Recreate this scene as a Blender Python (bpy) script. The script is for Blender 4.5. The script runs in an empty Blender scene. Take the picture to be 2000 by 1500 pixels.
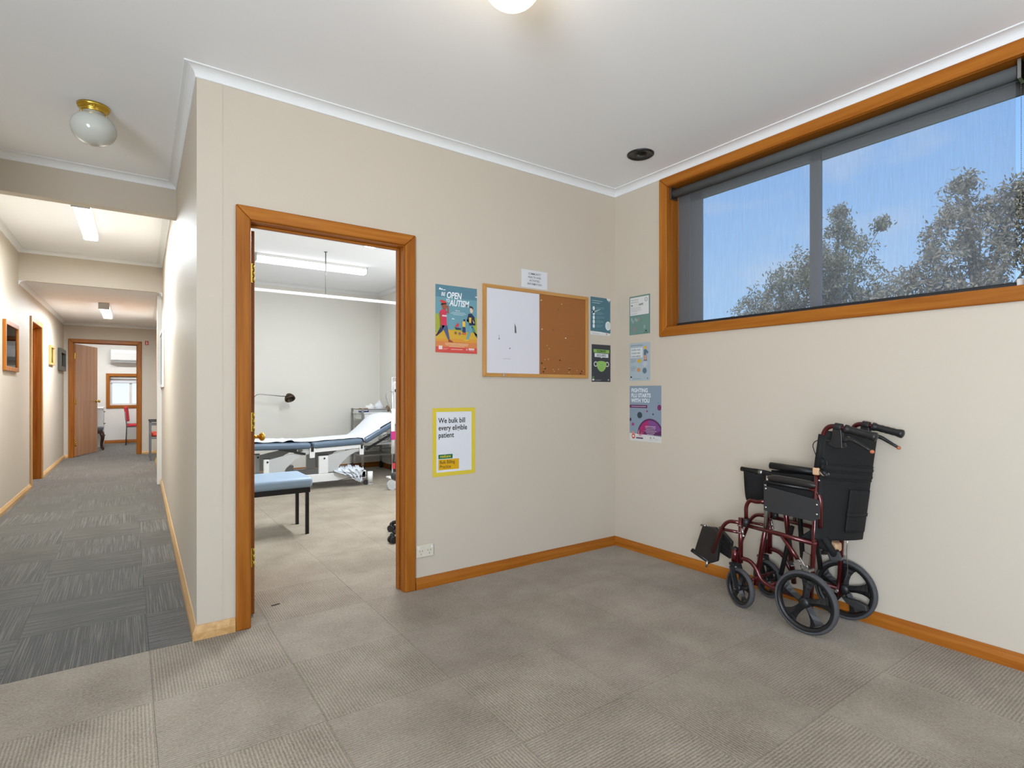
import bpy, bmesh, math, random
from mathutils import Vector, Matrix
import numpy as np
random.seed(7)
PI = math.pi
R = math.radians
S = bpy.context.scene
COL = S.collection

# ------------------------------------------------------------------ camera, world, exposure
cam_d = bpy.data.cameras.new('camera')
cam = bpy.data.objects.new('camera', cam_d); COL.objects.link(cam)
cam.location = (0, 0, 1.18); cam.rotation_euler = (R(90), 0, R(-35.13))
cam_d.sensor_width = 36; cam_d.lens = 1065 / 2000 * 36; cam_d.shift_y = 0.00725
cam_d.clip_start = 0.05; cam_d.clip_end = 200
S.camera = cam
S.view_settings.view_transform = 'Standard'; S.view_settings.look = 'None'
S.view_settings.gamma = 1; S.view_settings.use_curve_mapping = False
S.view_settings.exposure = 0.0
S.cycles.max_bounces = 6; S.cycles.diffuse_bounces = 4; S.cycles.glossy_bounces = 3; S.cycles.transmission_bounces = 4; S.cycles.transparent_max_bounces = 10
S.cycles.caustics_reflective = False; S.cycles.caustics_refractive = False; S.cycles.use_adaptive_sampling = True; S.cycles.adaptive_threshold = 0.035

w = bpy.data.worlds.new('sky'); S.world = w; w.use_nodes = True
nt = w.node_tree; nt.nodes.clear()
def N(t, **k):
    n = nt.nodes.new(t)
    for a, b in k.items(): setattr(n, a, b)
    return n
tc = N('ShaderNodeTexCoord'); sep = N('ShaderNodeSeparateXYZ')
nt.links.new(tc.outputs['Generated'], sep.inputs[0])
ramp = N('ShaderNodeValToRGB')
ramp.color_ramp.elements[0].position = 0.0
e_ = ramp.color_ramp.elements.new(0.10); e_.color = (0.52, 0.80, 1.18, 1)
ramp.color_ramp.elements[0].color = (1.0, 1.08, 1.2, 1)
ramp.color_ramp.elements[2].position = 0.62; ramp.color_ramp.elements[2].color = (0.10, 0.36, 0.98, 1)
nt.links.new(sep.outputs[2], ramp.inputs[0])
mp = N('ShaderNodeMapping'); mp.inputs['Scale'].default_value = (2.2, 2.2, 5.0)
nt.links.new(tc.outputs['Generated'], mp.inputs[0])
nz = N('ShaderNodeTexNoise'); nz.inputs['Scale'].default_value = 2.6; nz.inputs['Detail'].default_value = 6
nt.links.new(mp.outputs[0], nz.inputs[0])
cr = N('ShaderNodeValToRGB'); cr.color_ramp.elements[0].position = 0.52; cr.color_ramp.elements[1].position = 1.0
nt.links.new(nz.outputs[0], cr.inputs[0])
mx = N('ShaderNodeMixRGB'); mx.inputs[2].default_value = (0.80, 0.86, 0.97, 1)
nt.links.new(cr.outputs[0], mx.inputs[0]); nt.links.new(ramp.outputs[0], mx.inputs[1])
bg = N('ShaderNodeBackground'); bg.inputs[1].default_value = 1.0
nt.links.new(mx.outputs[0], bg.inputs[0])
ow = N('ShaderNodeOutputWorld'); nt.links.new(bg.outputs[0], ow.inputs[0])

def area(name, loc, rot, sx, sy, power, col):
    l = bpy.data.lights.new(name, 'AREA'); l.shape = 'RECTANGLE'; l.size = sx; l.size_y = sy
    l.energy = power; l.color = col
    o = bpy.data.objects.new(name, l); o.location = loc; o.rotation_euler = rot; COL.objects.link(o)
    return o
# cool fill lamp added behind the camera, standing in for a made-up shopfront
area('daylight_fill', (1.2, -3.05, 1.35), (R(104), 0, R(180)), 2.4, 2.3, 140, (0.81, 0.905, 1.0))
# unseen fill lamp added at the left wall, tilted up to brighten the ceiling
area('daylight_fill', (-2.5, -1.6, 1.15), (0, R(-124), 0), 2.1, 2.4, 318, (0.81, 0.905, 1.0))
sun_d = bpy.data.lights.new('sun', 'SUN'); sun_d.energy = 3.6; sun_d.angle = R(1.0); sun_d.color = (1.0, .95, .86)
sun = bpy.data.objects.new('sun', sun_d); sun.rotation_euler = (R(8), R(-33), 0); sun.location = (0, 0, 20); COL.objects.link(sun)
# unseen cool lamp before the solid right wall of the treatment room
area('daylight_fill', (3.2, 5.6, 1.6), (0, R(90), 0), 1.2, 2.2, 14, (0.90, 0.96, 1.0))

# ------------------------------------------------------------------ helpers
class MB:
    """collects shapes into one mesh; every shape may carry its own material slot"""
    def __init__(s): s.v = []; s.f = []; s.m = []; s.s = []
    def add(s, vs, fs, m=0, sm=False):
        o = len(s.v); s.v += [tuple(v) for v in vs]
        for i, f in enumerate(fs):
            s.f.append(tuple(o + k for k in f)); s.m.append(m)
            s.s.append(sm[i] if isinstance(sm, list) else sm)
        return s
    def box(s, x0, x1, y0, y1, z0, z1, m=0):
        return s.add([(x0,y0,z0),(x1,y0,z0),(x1,y1,z0),(x0,y1,z0),(x0,y0,z1),(x1,y0,z1),(x1,y1,z1),(x0,y1,z1)],
              [(0,3,2,1),(4,5,6,7),(0,1,5,4),(1,2,6,5),(2,3,7,6),(3,0,4,7)], m)
    def obox(s, c, ax, ay, az, m=0):
        c = Vector(c); ax, ay, az = Vector(ax), Vector(ay), Vector(az)
        vs = [c + a*ax + b*ay + d*az for d in (-1, 1) for a, b in ((-1,-1),(1,-1),(1,1),(-1,1))]
        return s.add(vs, [(0,3,2,1),(4,5,6,7),(0,1,5,4),(1,2,6,5),(2,3,7,6),(3,0,4,7)], m)
    def bar(s, p0, p1, w, d, up=(0,0,1), m=0):
        p0, p1 = Vector(p0), Vector(p1); t = (p1-p0); L = t.length; t.normalize()
        a = t.cross(Vector(up))
        if a.length < 1e-4: a = t.cross(Vector((1,0,0)))
        a.normalize(); b = t.cross(a)
        return s.obox((p0+p1)/2, t*L/2, a*w/2, b*d/2, m)
    def cyl(s, p0, p1, r0, r1=None, n=16, m=0, caps=True):
        r1 = r0 if r1 is None else r1
        p0, p1 = Vector(p0), Vector(p1); t = (p1-p0).normalized()
        a = t.orthogonal().normalized(); b = t.cross(a)
        vs = []
        for p, r in ((p0, r0), (p1, r1)):
            for k in range(n):
                q = 2*PI*k/n; vs.append(p + (a*math.cos(q) + b*math.sin(q))*r)
        fs = [(k, (k+1) % n, n+(k+1) % n, n+k) for k in range(n)]; sm = [True]*n
        if caps: fs += [tuple(range(n-1, -1, -1)), tuple(range(n, 2*n))]; sm += [False, False]
        return s.add(vs, fs, m, sm)
    def tube(s, pts, r, n=10, rad=0.0, m=0, seg=6, caps=True):
        P = [Vector(p) for p in pts]
        if rad > 0 and len(P) > 2:
            Q = [P[0]]
            for i in range(1, len(P)-1):
                a, b, c = P[i-1], P[i], P[i+1]
                da = min(rad, (a-b).length*.49); dc = min(rad, (c-b).length*.49)
                p0 = b + (a-b).normalized()*da; p1 = b + (c-b).normalized()*dc
                for k in range(seg+1):
                    t = k/seg; Q.append(p0*(1-t)**2 + b*2*t*(1-t) + p1*t*t)
            Q.append(P[-1]); P = Q
        vs = []; fs = []; sm = []
        t = (P[1]-P[0]).normalized(); a = t.orthogonal().normalized()
        for i, p in enumerate(P):
            if i == 0: t = P[1]-P[0]
            elif i == len(P)-1: t = P[-1]-P[-2]
            else: t = (P[i+1]-P[i]).normalized() + (P[i]-P[i-1]).normalized()
            t.normalize(); a = (a - t*a.dot(t)).normalized(); b = t.cross(a)
            rr = r[i] if isinstance(r, (list, tuple)) and len(r) == len(P) else (r if not isinstance(r, (list, tuple)) else r[0] + (r[1]-r[0])*i/(len(P)-1))
            for k in range(n):
                q = 2*PI*k/n; vs.append(p + (a*math.cos(q)+b*math.sin(q))*rr)
        for i in range(len(P)-1):
            for k in range(n):
                fs.append((i*n+k, i*n+(k+1) % n, (i+1)*n+(k+1) % n, (i+1)*n+k)); sm.append(True)
        if caps:
            fs += [tuple(range(n-1, -1, -1)), tuple(range((len(P)-1)*n, len(P)*n))]; sm += [False, False]
        return s.add(vs, fs, m, sm)
    def lathe(s, prof, c=(0,0,0), ax=(0,0,1), n=24, m=0, sm=True):
        c = Vector(c); t = Vector(ax).normalized(); a = t.orthogonal().normalized(); b = t.cross(a)
        vs = []; fs = []
        for r, z in prof:
            for k in range(n):
                q = 2*PI*k/n; vs.append(c + t*z + (a*math.cos(q)+b*math.sin(q))*max(r, 1e-5))
        for i in range(len(prof)-1):
            for k in range(n): fs.append((i*n+k, i*n+(k+1) % n, (i+1)*n+(k+1) % n, (i+1)*n+k))
        return s.add(vs, fs, m, sm)
    def ball(s, c, r, nu=16, nv=10, m=0):
        r = (r, r, r) if not isinstance(r, (tuple, list)) else r
        vs = []; fs = []
        for j in range(nv+1):
            th = PI*j/nv
            for k in range(nu):
                q = 2*PI*k/nu
                vs.append((c[0]+r[0]*math.sin(th)*math.cos(q), c[1]+r[1]*math.sin(th)*math.sin(q), c[2]+r[2]*math.cos(th)))
        for j in range(nv):
            for k in range(nu): fs.append((j*nu+k, (j+1)*nu+k, (j+1)*nu+(k+1) % nu, j*nu+(k+1) % nu))
        return s.add(vs, fs, m, True)
    def prism(s, poly, f0, f1, m=0, sm=False):
        """poly: 2-D points; f0, f1 map a 2-D point to the two 3-D faces"""
        n = len(poly); vs = [f0(*p) for p in poly] + [f1(*p) for p in poly]
        fs = [tuple(range(n-1, -1, -1)), tuple(range(n, 2*n))] + [(k, (k+1) % n, n+(k+1) % n, n+k) for k in range(n)]
        return s.add(vs, fs, m, [False, False] + [sm]*n)
    def sheet(s, fn, nu, nv, th=0.0, m=0):
        vs = [fn(i/nu, j/nv) for j in range(nv+1) for i in range(nu+1)]
        fs = [(j*(nu+1)+i, j*(nu+1)+i+1, (j+1)*(nu+1)+i+1, (j+1)*(nu+1)+i) for j in range(nv) for i in range(nu)]
        return s.add(vs, fs, m, True)
    def torus(s, c, ax, R0, r, n=32, k=10, m=0):
        prof = [(R0 + r*math.cos(2*PI*i/k), r*math.sin(2*PI*i/k)) for i in range(k+1)]
        return s.lathe(prof, c, ax, n, m)
    def mesh(s, name, mats):
        me = bpy.data.meshes.new(name); me.from_pydata(s.v, [], s.f)
        for mt in (mats if isinstance(mats, (list, tuple)) else [mats]): me.materials.append(mt)
        me.polygons.foreach_set('material_index', s.m); me.polygons.foreach_set('use_smooth', s.s)
        bm = bmesh.new(); bm.from_mesh(me); bmesh.ops.recalc_face_normals(bm, faces=bm.faces); bm.to_mesh(me); bm.free()
        me.update(); return me

def link(name, me, parent=None, loc=(0,0,0), rotz=0):
    o = bpy.data.objects.new(name, me); COL.objects.link(o)
    o.location = loc; o.rotation_euler = (0, 0, rotz); o.parent = parent
    return o
def obj(name, mb, mats, parent=None, loc=(0,0,0), rotz=0, bev=0, seg=2, thick=0, label=None, sub=0):
    o = link(name, mb.mesh(name, mats), parent, loc, rotz)
    if thick:
        md = o.modifiers.new('thickness', 'SOLIDIFY'); md.thickness = thick; md.offset = 0
    if bev:
        md = o.modifiers.new('bevel', 'BEVEL'); md.width = bev; md.segments = seg; md.limit_method = 'ANGLE'; md.angle_limit = R(40)
        md.harden_normals = False
    if sub:
        md = o.modifiers.new('sub', 'SUBSURF'); md.levels = sub; md.render_levels = sub
    if label: o['label'] = label
    return o
def tag(o, label, cat, group=None):
    o['label'] = label; o['category'] = cat
    if group: o['group'] = group
    return o
def thing(name, label, cat, loc=(0,0,0), rotz=0, group=None):
    return tag(link(name, None, None, loc, rotz), label, cat, group)
def struct(name, mb, mats, loc=(0,0,0), rotz=0, bev=0, parent=None):
    o = obj(name, mb, mats, parent, loc, rotz, bev)
    if parent is None: o['kind'] = 'structure'
    return o
def sroot(name, loc=(0,0,0), rotz=0):
    o = link(name, None, None, loc, rotz); o['kind'] = 'structure'; return o

# wall frames: local x runs along the wall to the viewer's right, local y into the wall, z up
class Frame:
    def __init__(s, ox, oy, th): s.o = (ox, oy); s.th = th
    def at(s, u, n=0, z=0):
        c, k = math.cos(s.th), math.sin(s.th)
        return (s.o[0] + u*c + n*k, s.o[1] + u*k - n*c, z)
FA = Frame(0, 2.986, 0)                        # wall with the doorway and the notice board
FR = Frame(3.072, 2.986, R(-90 + .7))          # outside wall with the high window
FCR = Frame(.266, 2.986, R(-90 - .888))        # corridor wall on the right
FL = Frame(-.9994, 6.924, R(90 - .6875))       # corridor wall on the left
FE = Frame(0, 12.42, 0)                        # end wall of the corridor
FT = Frame(0, 8.25, 0)                         # far wall of the treatment room
FB = Frame(0, 15.36, 0)                        # far wall of the office
H = 2.72

# ------------------------------------------------------------------ materials
def lin(c):
    if isinstance(c, str): c = [int(c[i:i+2], 16)/255 for i in (0, 2, 4)]
    return tuple((x/12.92 if x <= .04045 else ((x+.055)/1.055)**2.4) for x in c) + (1,)
def base(name):
    m = bpy.data.materials.new(name); m.use_nodes = True
    return m, m.node_tree, m.node_tree.nodes['Principled BSDF']
def nd(t, ty, **k):
    n = t.nodes.new(ty)
    for a, b in k.items():
        if a in n.inputs: n.inputs[a].default_value = b
        else: setattr(n, a, b)
    return n
def mat(name, col, rough=.5, metal=0, spec=.5, vary=.04, scale=30, bump=0, bscale=200, trans=0, coat=0, emit=None, es=0):
    m, t, p = base(name); L = t.links.new
    c = lin(col); p.inputs['Roughness'].default_value = rough; p.inputs['Metallic'].default_value = metal
    p.inputs['Specular IOR Level'].default_value = spec
    if coat: p.inputs['Coat Weight'].default_value = coat; p.inputs['Coat Roughness'].default_value = .1
    if trans: p.inputs['Transmission Weight'].default_value = trans
    co = nd(t, 'ShaderNodeTexCoord')
    if vary:
        nz = nd(t, 'ShaderNodeTexNoise', Scale=scale, Detail=4.0); L(co.outputs['Object'], nz.inputs[0])
        mx = nd(t, 'ShaderNodeMixRGB'); mx.inputs[1].default_value = tuple(x*(1-vary) for x in c[:3]) + (1,)
        mx.inputs[2].default_value = tuple(min(1, x*(1+vary)) for x in c[:3]) + (1,)
        L(nz.outputs[0], mx.inputs[0]); L(mx.outputs[0], p.inputs['Base Color'])
    else: p.inputs['Base Color'].default_value = c
    if bump:
        nb = nd(t, 'ShaderNodeTexNoise', Scale=bscale, Detail=3.0); L(co.outputs['Object'], nb.inputs[0])
        b = nd(t, 'ShaderNodeBump', Strength=bump, Distance=.002); L(nb.outputs[0], b.inputs['Height']); L(b.outputs[0], p.inputs['Normal'])
    if emit: p.inputs['Emission Color'].default_value = lin(emit); p.inputs['Emission Strength'].default_value = es
    return m
def wood(name, dark, light, axis, rough=.38, scale=1.0, coat=.25):
    m, t, p = base(name); L = t.links.new
    co = nd(t, 'ShaderNodeTexCoord'); mp = nd(t, 'ShaderNodeMapping')
    sc = [26*scale]*3; sc['XYZ'.index(axis)] = 1.3*scale; mp.inputs['Scale'].default_value = sc
    L(co.outputs['Object'], mp.inputs[0])
    n1 = nd(t, 'ShaderNodeTexNoise', Scale=1.0, Detail=6.0, Distortion=.6); L(mp.outputs[0], n1.inputs[0])
    mp2 = nd(t, 'ShaderNodeMapping'); sc = [240*scale]*3; sc['XYZ'.index(axis)] = 6*scale; mp2.inputs['Scale'].default_value = sc
    L(co.outputs['Object'], mp2.inputs[0])
    n2 = nd(t, 'ShaderNodeTexNoise', Scale=1.0, Detail=3.0); L(mp2.outputs[0], n2.inputs[0])
    oi = nd(t, 'ShaderNodeObjectInfo')
    ad = nd(t, 'ShaderNodeMath', operation='ADD'); L(n1.outputs[0], ad.inputs[0])
    mu = nd(t, 'ShaderNodeMath', operation='MULTIPLY'); L(n2.outputs[0], mu.inputs[0]); mu.inputs[1].default_value = .35
    L(mu.outputs[0], ad.inputs[1])
    rp = nd(t, 'ShaderNodeValToRGB'); e = rp.color_ramp.elements
    e[0].position = .42; e[0].color = lin(dark); e[1].position = .95; e[1].color = lin(light)
    L(ad.outputs[0], rp.inputs[0])
    hs = nd(t, 'ShaderNodeHueSaturation'); L(rp.outputs[0], hs.inputs['Color'])
    mr = nd(t, 'ShaderNodeMapRange'); mr.inputs['To Min'].default_value = .92; mr.inputs['To Max'].default_value = 1.08
    L(oi.outputs['Random'], mr.inputs['Value']); L(mr.outputs[0], hs.inputs['Value']); L(hs.outputs[0], p.inputs['Base Color'])
    p.inputs['Roughness'].default_value = rough; p.inputs['Coat Weight'].default_value = coat; p.inputs['Coat Roughness'].default_value = .25; p.inputs['Specular IOR Level'].default_value = .25
    b = nd(t, 'ShaderNodeBump', Strength=.12, Distance=.001); L(n2.outputs[0], b.inputs['Height']); L(b.outputs[0], p.inputs['Normal'])
    return m
M = {}
M['cream'] = mat('cream wall paint', 'cabfaf', .55, vary=.012, scale=3, bump=.08, bscale=300)
M['white_wall'] = mat('off white wall paint', 'e6e3dc', .55, vary=.012, scale=3, bump=.08, bscale=300)
M['ceiling'] = mat('ceiling paint', 'f7f8fb', .8, vary=.01, scale=2)
M['cornice'] = mat('cornice paint', 'e9eaeb', .6, vary=.01)
DK, LT = '9a5418', 'c07a30'
for a in 'XYZ':
    M['wood'+a] = wood('stained timber '+a, '8b4809', 'b47124', a, .42, 1.0, .08)
    M['pine'+a] = wood('pale pine '+a, 'b98a52', 'd8b27c', a)
M['doorwood'] = wood('reddish door veneer', 'b57a52', 'cf9b72', 'Z', .3, .5)
M['brass'] = mat('polished brass', 'd9b44a', .22, 1, vary=.03)
M['brassold'] = mat('aged brass', '8f7c45', .4, 1, vary=.1)
M['chrome'] = mat('chrome', 'c9c9c9', .18, 1, vary=.02)
M['steel'] = mat('satin steel', '9a9a98', .38, 1, vary=.04)
M['alu'] = mat('grey aluminium', '6f7276', .45, .3, vary=.03)
M['black'] = mat('black plastic', '1c1c1d', .45, vary=.08)
M['blackm'] = mat('black metal', '141415', .35, .2, vary=.05)
M['white'] = mat('white plastic', 'e8e8e6', .4, vary=.02)
M['whitem'] = mat('white enamel', 'e0e1e2', .35, vary=.02)
M['paper'] = mat('white paper', 'e9eaee', .8, vary=.01)
M['greyw'] = mat('grey white plastic', 'b9bbbc', .45, vary=.03)

def carpet(name, a, b, rib, kind):
    m, t, p = base(name); L = t.links.new
    co = nd(t, 'ShaderNodeTexCoord'); sx = nd(t, 'ShaderNodeSeparateXYZ'); L(co.outputs['Object'], sx.inputs[0])
    geo = nd(t, 'ShaderNodeNewGeometry'); oi = nd(t, 'ShaderNodeObjectInfo')
    big = nd(t, 'ShaderNodeTexNoise', Scale=3.2, Detail=5.0, Roughness=.6); L(geo.outputs['Position'], big.inputs[0])
    fine = nd(t, 'ShaderNodeTexNoise', Scale=240.0, Detail=3.0, Roughness=.7); L(geo.outputs['Position'], fine.inputs[0])
    if kind == 'rib':
        k = nd(t, 'ShaderNodeMath', operation='MULTIPLY'); L(sx.outputs[0], k.inputs[0]); k.inputs[1].default_value = 2*PI/rib
        wob = nd(t, 'ShaderNodeTexNoise', Scale=60.0, Detail=2.0); L(co.outputs['Object'], wob.inputs[0])
        k2 = nd(t, 'ShaderNodeMath', operation='MULTIPLY_ADD'); L(wob.outputs[0], k2.inputs[0]); k2.inputs[1].default_value = 3.0; L(k.outputs[0], k2.inputs[2])
        sn = nd(t, 'ShaderNodeMath', operation='SINE'); L(k2.outputs[0], sn.inputs[0])
        st = nd(t, 'ShaderNodeMath', operation='MULTIPLY_ADD'); L(sn.outputs[0], st.inputs[0]); st.inputs[1].default_value = .5; st.inputs[2].default_value = .5
        stripe = st.outputs[0]; wt = .30
    else:
        mp = nd(t, 'ShaderNodeMapping'); mp.inputs['Scale'].default_value = (300, 2.6, 1); L(co.outputs['Object'], mp.inputs[0])
        off = nd(t, 'ShaderNodeVectorMath', operation='ADD'); L(mp.outputs[0], off.inputs[0])
        rv = nd(t, 'ShaderNodeMath', operation='MULTIPLY'); L(oi.outputs['Random'], rv.inputs[0]); rv.inputs[1].default_value = 90
        L(rv.outputs[0], off.inputs[1])
        n3 = nd(t, 'ShaderNodeTexNoise', Scale=1.0, Detail=1.0); L(off.outputs[0], n3.inputs[0])
        rp = nd(t, 'ShaderNodeValToRGB'); rp.color_ramp.elements[0].position = .52; rp.color_ramp.elements[1].position = .62
        L(n3.outputs[0], rp.inputs[0]); stripe = rp.outputs[0]; wt = .5
    # mix factor = stripe*wt + fine*.4 + big*.5
    f1 = nd(t, 'ShaderNodeMath', operation='MULTIPLY'); L(stripe, f1.inputs[0]); f1.inputs[1].default_value = wt
    f2 = nd(t, 'ShaderNodeMath', operation='MULTIPLY_ADD'); L(fine.outputs[0], f2.inputs[0]); f2.inputs[1].default_value = .85 if kind == 'rib' else .6; L(f1.outputs[0], f2.inputs[2])
    f3 = nd(t, 'ShaderNodeMath', operation='MULTIPLY_ADD'); L(big.outputs[0], f3.inputs[0]); f3.inputs[1].default_value = .75 if kind == 'rib' else .15; L(f2.outputs[0], f3.inputs[2])
    mid = nd(t, 'ShaderNodeTexNoise', Scale=95.0, Detail=4.0, Roughness=.75); L(geo.outputs['Position'], mid.inputs[0])
    f4 = nd(t, 'ShaderNodeMath', operation='MULTIPLY_ADD'); L(mid.outputs[0], f4.inputs[0]); f4.inputs[1].default_value = 1.1 if kind == 'rib' else .35
    f5 = nd(t, 'ShaderNodeMath', operation='SUBTRACT'); L(f4.outputs[0], f5.inputs[0]); f5.inputs[1].default_value = .55 if kind == 'rib' else .175
    L(f3.outputs[0], f4.inputs[2])
    mr = nd(t, 'ShaderNodeMapRange'); L(f5.outputs[0], mr.inputs['Value'])
    mr.inputs['From Min'].default_value = .58 if kind == 'rib' else .28; mr.inputs['From Max'].default_value = 1.34 if kind == 'rib' else .98
    mx = nd(t, 'ShaderNodeMixRGB'); mx.inputs[1].default_value = lin(a); mx.inputs[2].default_value = lin(b); L(mr.outputs[0], mx.inputs[0])
    hs = nd(t, 'ShaderNodeHueSaturation'); L(mx.outputs[0], hs.inputs['Color'])
    r2 = nd(t, 'ShaderNodeMapRange'); r2.inputs['To Min'].default_value = .95; r2.inputs['To Max'].default_value = 1.05; L(oi.outputs['Random'], r2.inputs['Value'])
    L(r2.outputs[0], hs.inputs['Value']); L(hs.outputs[0], p.inputs['Base Color'])
    p.inputs['Roughness'].default_value = .95; p.inputs['Specular IOR Level'].default_value = .15
    p.inputs['Sheen Weight'].default_value = .35 if kind == 'rib' else .5; p.inputs['Sheen Roughness'].default_value = .35
    hb = nd(t, 'ShaderNodeMath', operation='MULTIPLY_ADD'); L(stripe, hb.inputs[0]); hb.inputs[1].default_value = .8; L(fine.outputs[0], hb.inputs[2])
    b = nd(t, 'ShaderNodeBump', Strength=.55, Distance=.003); L(hb.outputs[0], b.inputs['Height']); L(b.outputs[0], p.inputs['Normal'])
    return m
M['tan'] = carpet('tan ribbed carpet', '706353', 'b4a998', .0115, 'rib')
M['dark'] = carpet('charcoal carpet', '383530', '7a756b', .01, 'dash')
M['sub'] = mat('floor underlay', '3a3835', .9)

# ------------------------------------------------------------------ floor with carpet tiles
def rect_tiles(parent, mtl, x0, x1, y0, y1, name):
    cache = {}
    i0 = math.floor((x0-.078)/.504); i1 = math.ceil((x1-.078)/.504)
    j0 = math.floor((y0-.978)/.5); j1 = math.ceil((y1-.978)/.5)
    for i in range(i0, i1):
        for j in range(j0, j1):
            ax, bx = max(x0, .078+i*.504), min(x1, .078+(i+1)*.504)
            ay, by = max(y0, .978+j*.5), min(y1, .978+(j+1)*.5)
            wx, wy = bx-ax-.0012, by-ay-.0012
            if wx < .02 or wy < .02: continue
            turn = (i+j) % 2 == 0
            a, b = (wx, wy) if not turn else (wy, wx)
            key = (round(a, 3), round(b, 3))
            if key not in cache: cache[key] = MB().box(-a/2, a/2, -b/2, b/2, -.006, 0).mesh('carpet_tile', mtl)
            link(name, cache[key], parent, ((ax+bx)/2, (ay+by)/2, 0), R(90) if turn else 0)
fl = struct('floor', MB().box(-2.7, 3.6, -3.3, 16.2, -.12, -.0065), M['sub'])
rect_tiles(fl, M['tan'], -1.2, 3.09, -.6, 2.978, 'carpet_tile')
rect_tiles(fl, M['tan'], .42, 3.26, 2.978, 8.26, 'carpet_tile')
rect_tiles(fl, M['dark'], -1.06, .42, 2.978, 12.48, 'carpet_tile')
# carpet past what the photograph shows singly, one sheet each
struct('carpet_sheet', MB().box(-2.6, -1.2, -3.2, 2.978, -.006, 0), M['tan'], parent=fl)
struct('carpet_sheet', MB().box(-1.2, 3.25, -3.2, -.6, -.006, 0), M['tan'], parent=fl)
struct('carpet_sheet', MB().box(-1.6, 1.3, 12.48, 15.4, -.006, 0), M['dark'], parent=fl)
struct('carpet_sheet', MB().box(.421, 1.3, 10.9, 12.48, -.006, 0), M['dark'], parent=fl)

# ------------------------------------------------------------------ walls
def wallmesh(u0, u1, z0, z1, th, holes=()):
    mb = MB(); us = sorted({u0, u1, *[h[0] for h in holes], *[h[1] for h in holes]})
    for a, b in zip(us, us[1:]):
        hs = [h for h in holes if h[0] <= a+1e-6 and h[1] >= b-1e-6]
        if not hs: mb.box(a, b, 0, th, z0, z1)
        else:
            h = hs[0]
            if h[2] > z0: mb.box(a, b, 0, th, z0, h[2])
            if h[3] < z1: mb.box(a, b, 0, th, h[3], z1)
    return mb
def wall(name, fr, *a, m='cream', **k):
    return struct(name, wallmesh(*a, **k), M[m], (fr.o[0], fr.o[1], 0), fr.th)
wall('wall_front', FA, .266, 3.3, -.1, H+.1, .11, holes=[(.482, 1.342, -.1, 2.052)])
wall('wall_right', FR, -.0, 6.3, -.1, H+.1, .22, holes=[(.482, 2.371, 1.609, 2.627)])
wall('wall_corridor_right', FCR, -8.05, -.0, -.1, H+.2, .11, holes=[(-7.02, -6.14, -.1, 2.052)])
wall('wall_corridor_left', FL, -3.95, 5.6, -.1, H+.2, .12, holes=[(1.90, 2.78, -.1, 2.052)])
wall('wall_end', FE, -1.75, 1.5, -.1, H+.1, .11, holes=[(-.818, .152, -.1, 2.052)])
struct('wall_recess_front', MB().box(.42, 1.35, 10.92, 11.03, -.1, H+.1), M['cream'])
struct('wall_recess_right', MB().box(1.25, 1.36, 11.0, 12.5, -.1, H+.1), M['cream'])
struct('sun_block_slab', MB().box(-5.4, -2.6, -6.0, 4.0, H+.06, H+.16), M['cornice'])  # unseen slab added to keep the sun out of the left opening
struct('wall_left', MB().box(-2.75, -2.6, -3.3, -2.85, -.1, H+.1).box(-2.75, -2.6, -.35, 3.0, -.1, H+.1).box(-2.75, -2.6, -2.85, -.35, 2.25, H+.1), M['cream'])
struct('wall_front_left', MB().box(-2.75, -1.05, 2.986, 3.1, -.1, H+.1), M['cream'])
struct('wall_back', wallmesh(-2.7, 3.3, -.1, H+.1, .15, holes=[(-2.0, 2.4, .15, 2.55)]), M['cream'], (0, -3.3, 0), 0)
struct('wall_treatment_back', MB().box(.3, 3.5, 8.25, 8.37, -.1, H+.1), M['white_wall'])
struct('wall_treatment_right', MB().box(3.25, 3.37, 3.0, 8.37, -.1, H+.1), M['white_wall'])
struct('wall_treatment_lining', MB().box(.40, .46, 3.10, 8.3, -.05, H+.05), M['white_wall'], (0, 0, 0), 0)
struct('wall_office_back', wallmesh(-1.7, 1.4, -.1, H+.1, .15, holes=[(-.346, .95, .858, 1.524)]), M['white_wall'], (0, 15.36, 0), 0)
struct('wall_office_left', MB().box(-1.75, -1.6, 12.5, 15.5, -.1, H+.1), M['white_wall'])
struct('wall_office_right', MB().box(1.3, 1.45, 12.5, 15.5, -.1, H+.1), M['white_wall'])

# ceilings, the dropped beam and the step of the corridor ceiling
struct('ceiling', MB().box(-2.7, 3.6, -3.3, 3.05, H, H+.1).box(-2.7, .36, 3.05, 4.80, H, H+.1), M['ceiling'])
struct('ceiling_treatment', MB().box(.36, 3.5, 3.05, 8.4, H, H+.1), M['ceiling'])
struct('ceiling_corridor', MB().box(-1.3, .6, 4.80, 8.05, H+.035, H+.15), M['ceiling'])
struct('ceiling_corridor_low', MB().box(-1.3, .6, 8.02, 12.5, 2.405, 2.5).box(.6, 1.4, 10.9, 12.5, 2.405, 2.5), M['ceiling'])
struct('ceiling_office', MB().box(-1.8, 1.6, 12.45, 15.6, 2.6, 2.75), M['ceiling'])
struct('beam_1', MB().box(-1.2, .32, 4.745, 4.835, 2.47, 2.74), M['cream'])
struct('beam_2', MB().box(-1.2, .42, 8.01, 8.05, 2.402, 2.80), M['cream'])

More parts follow.
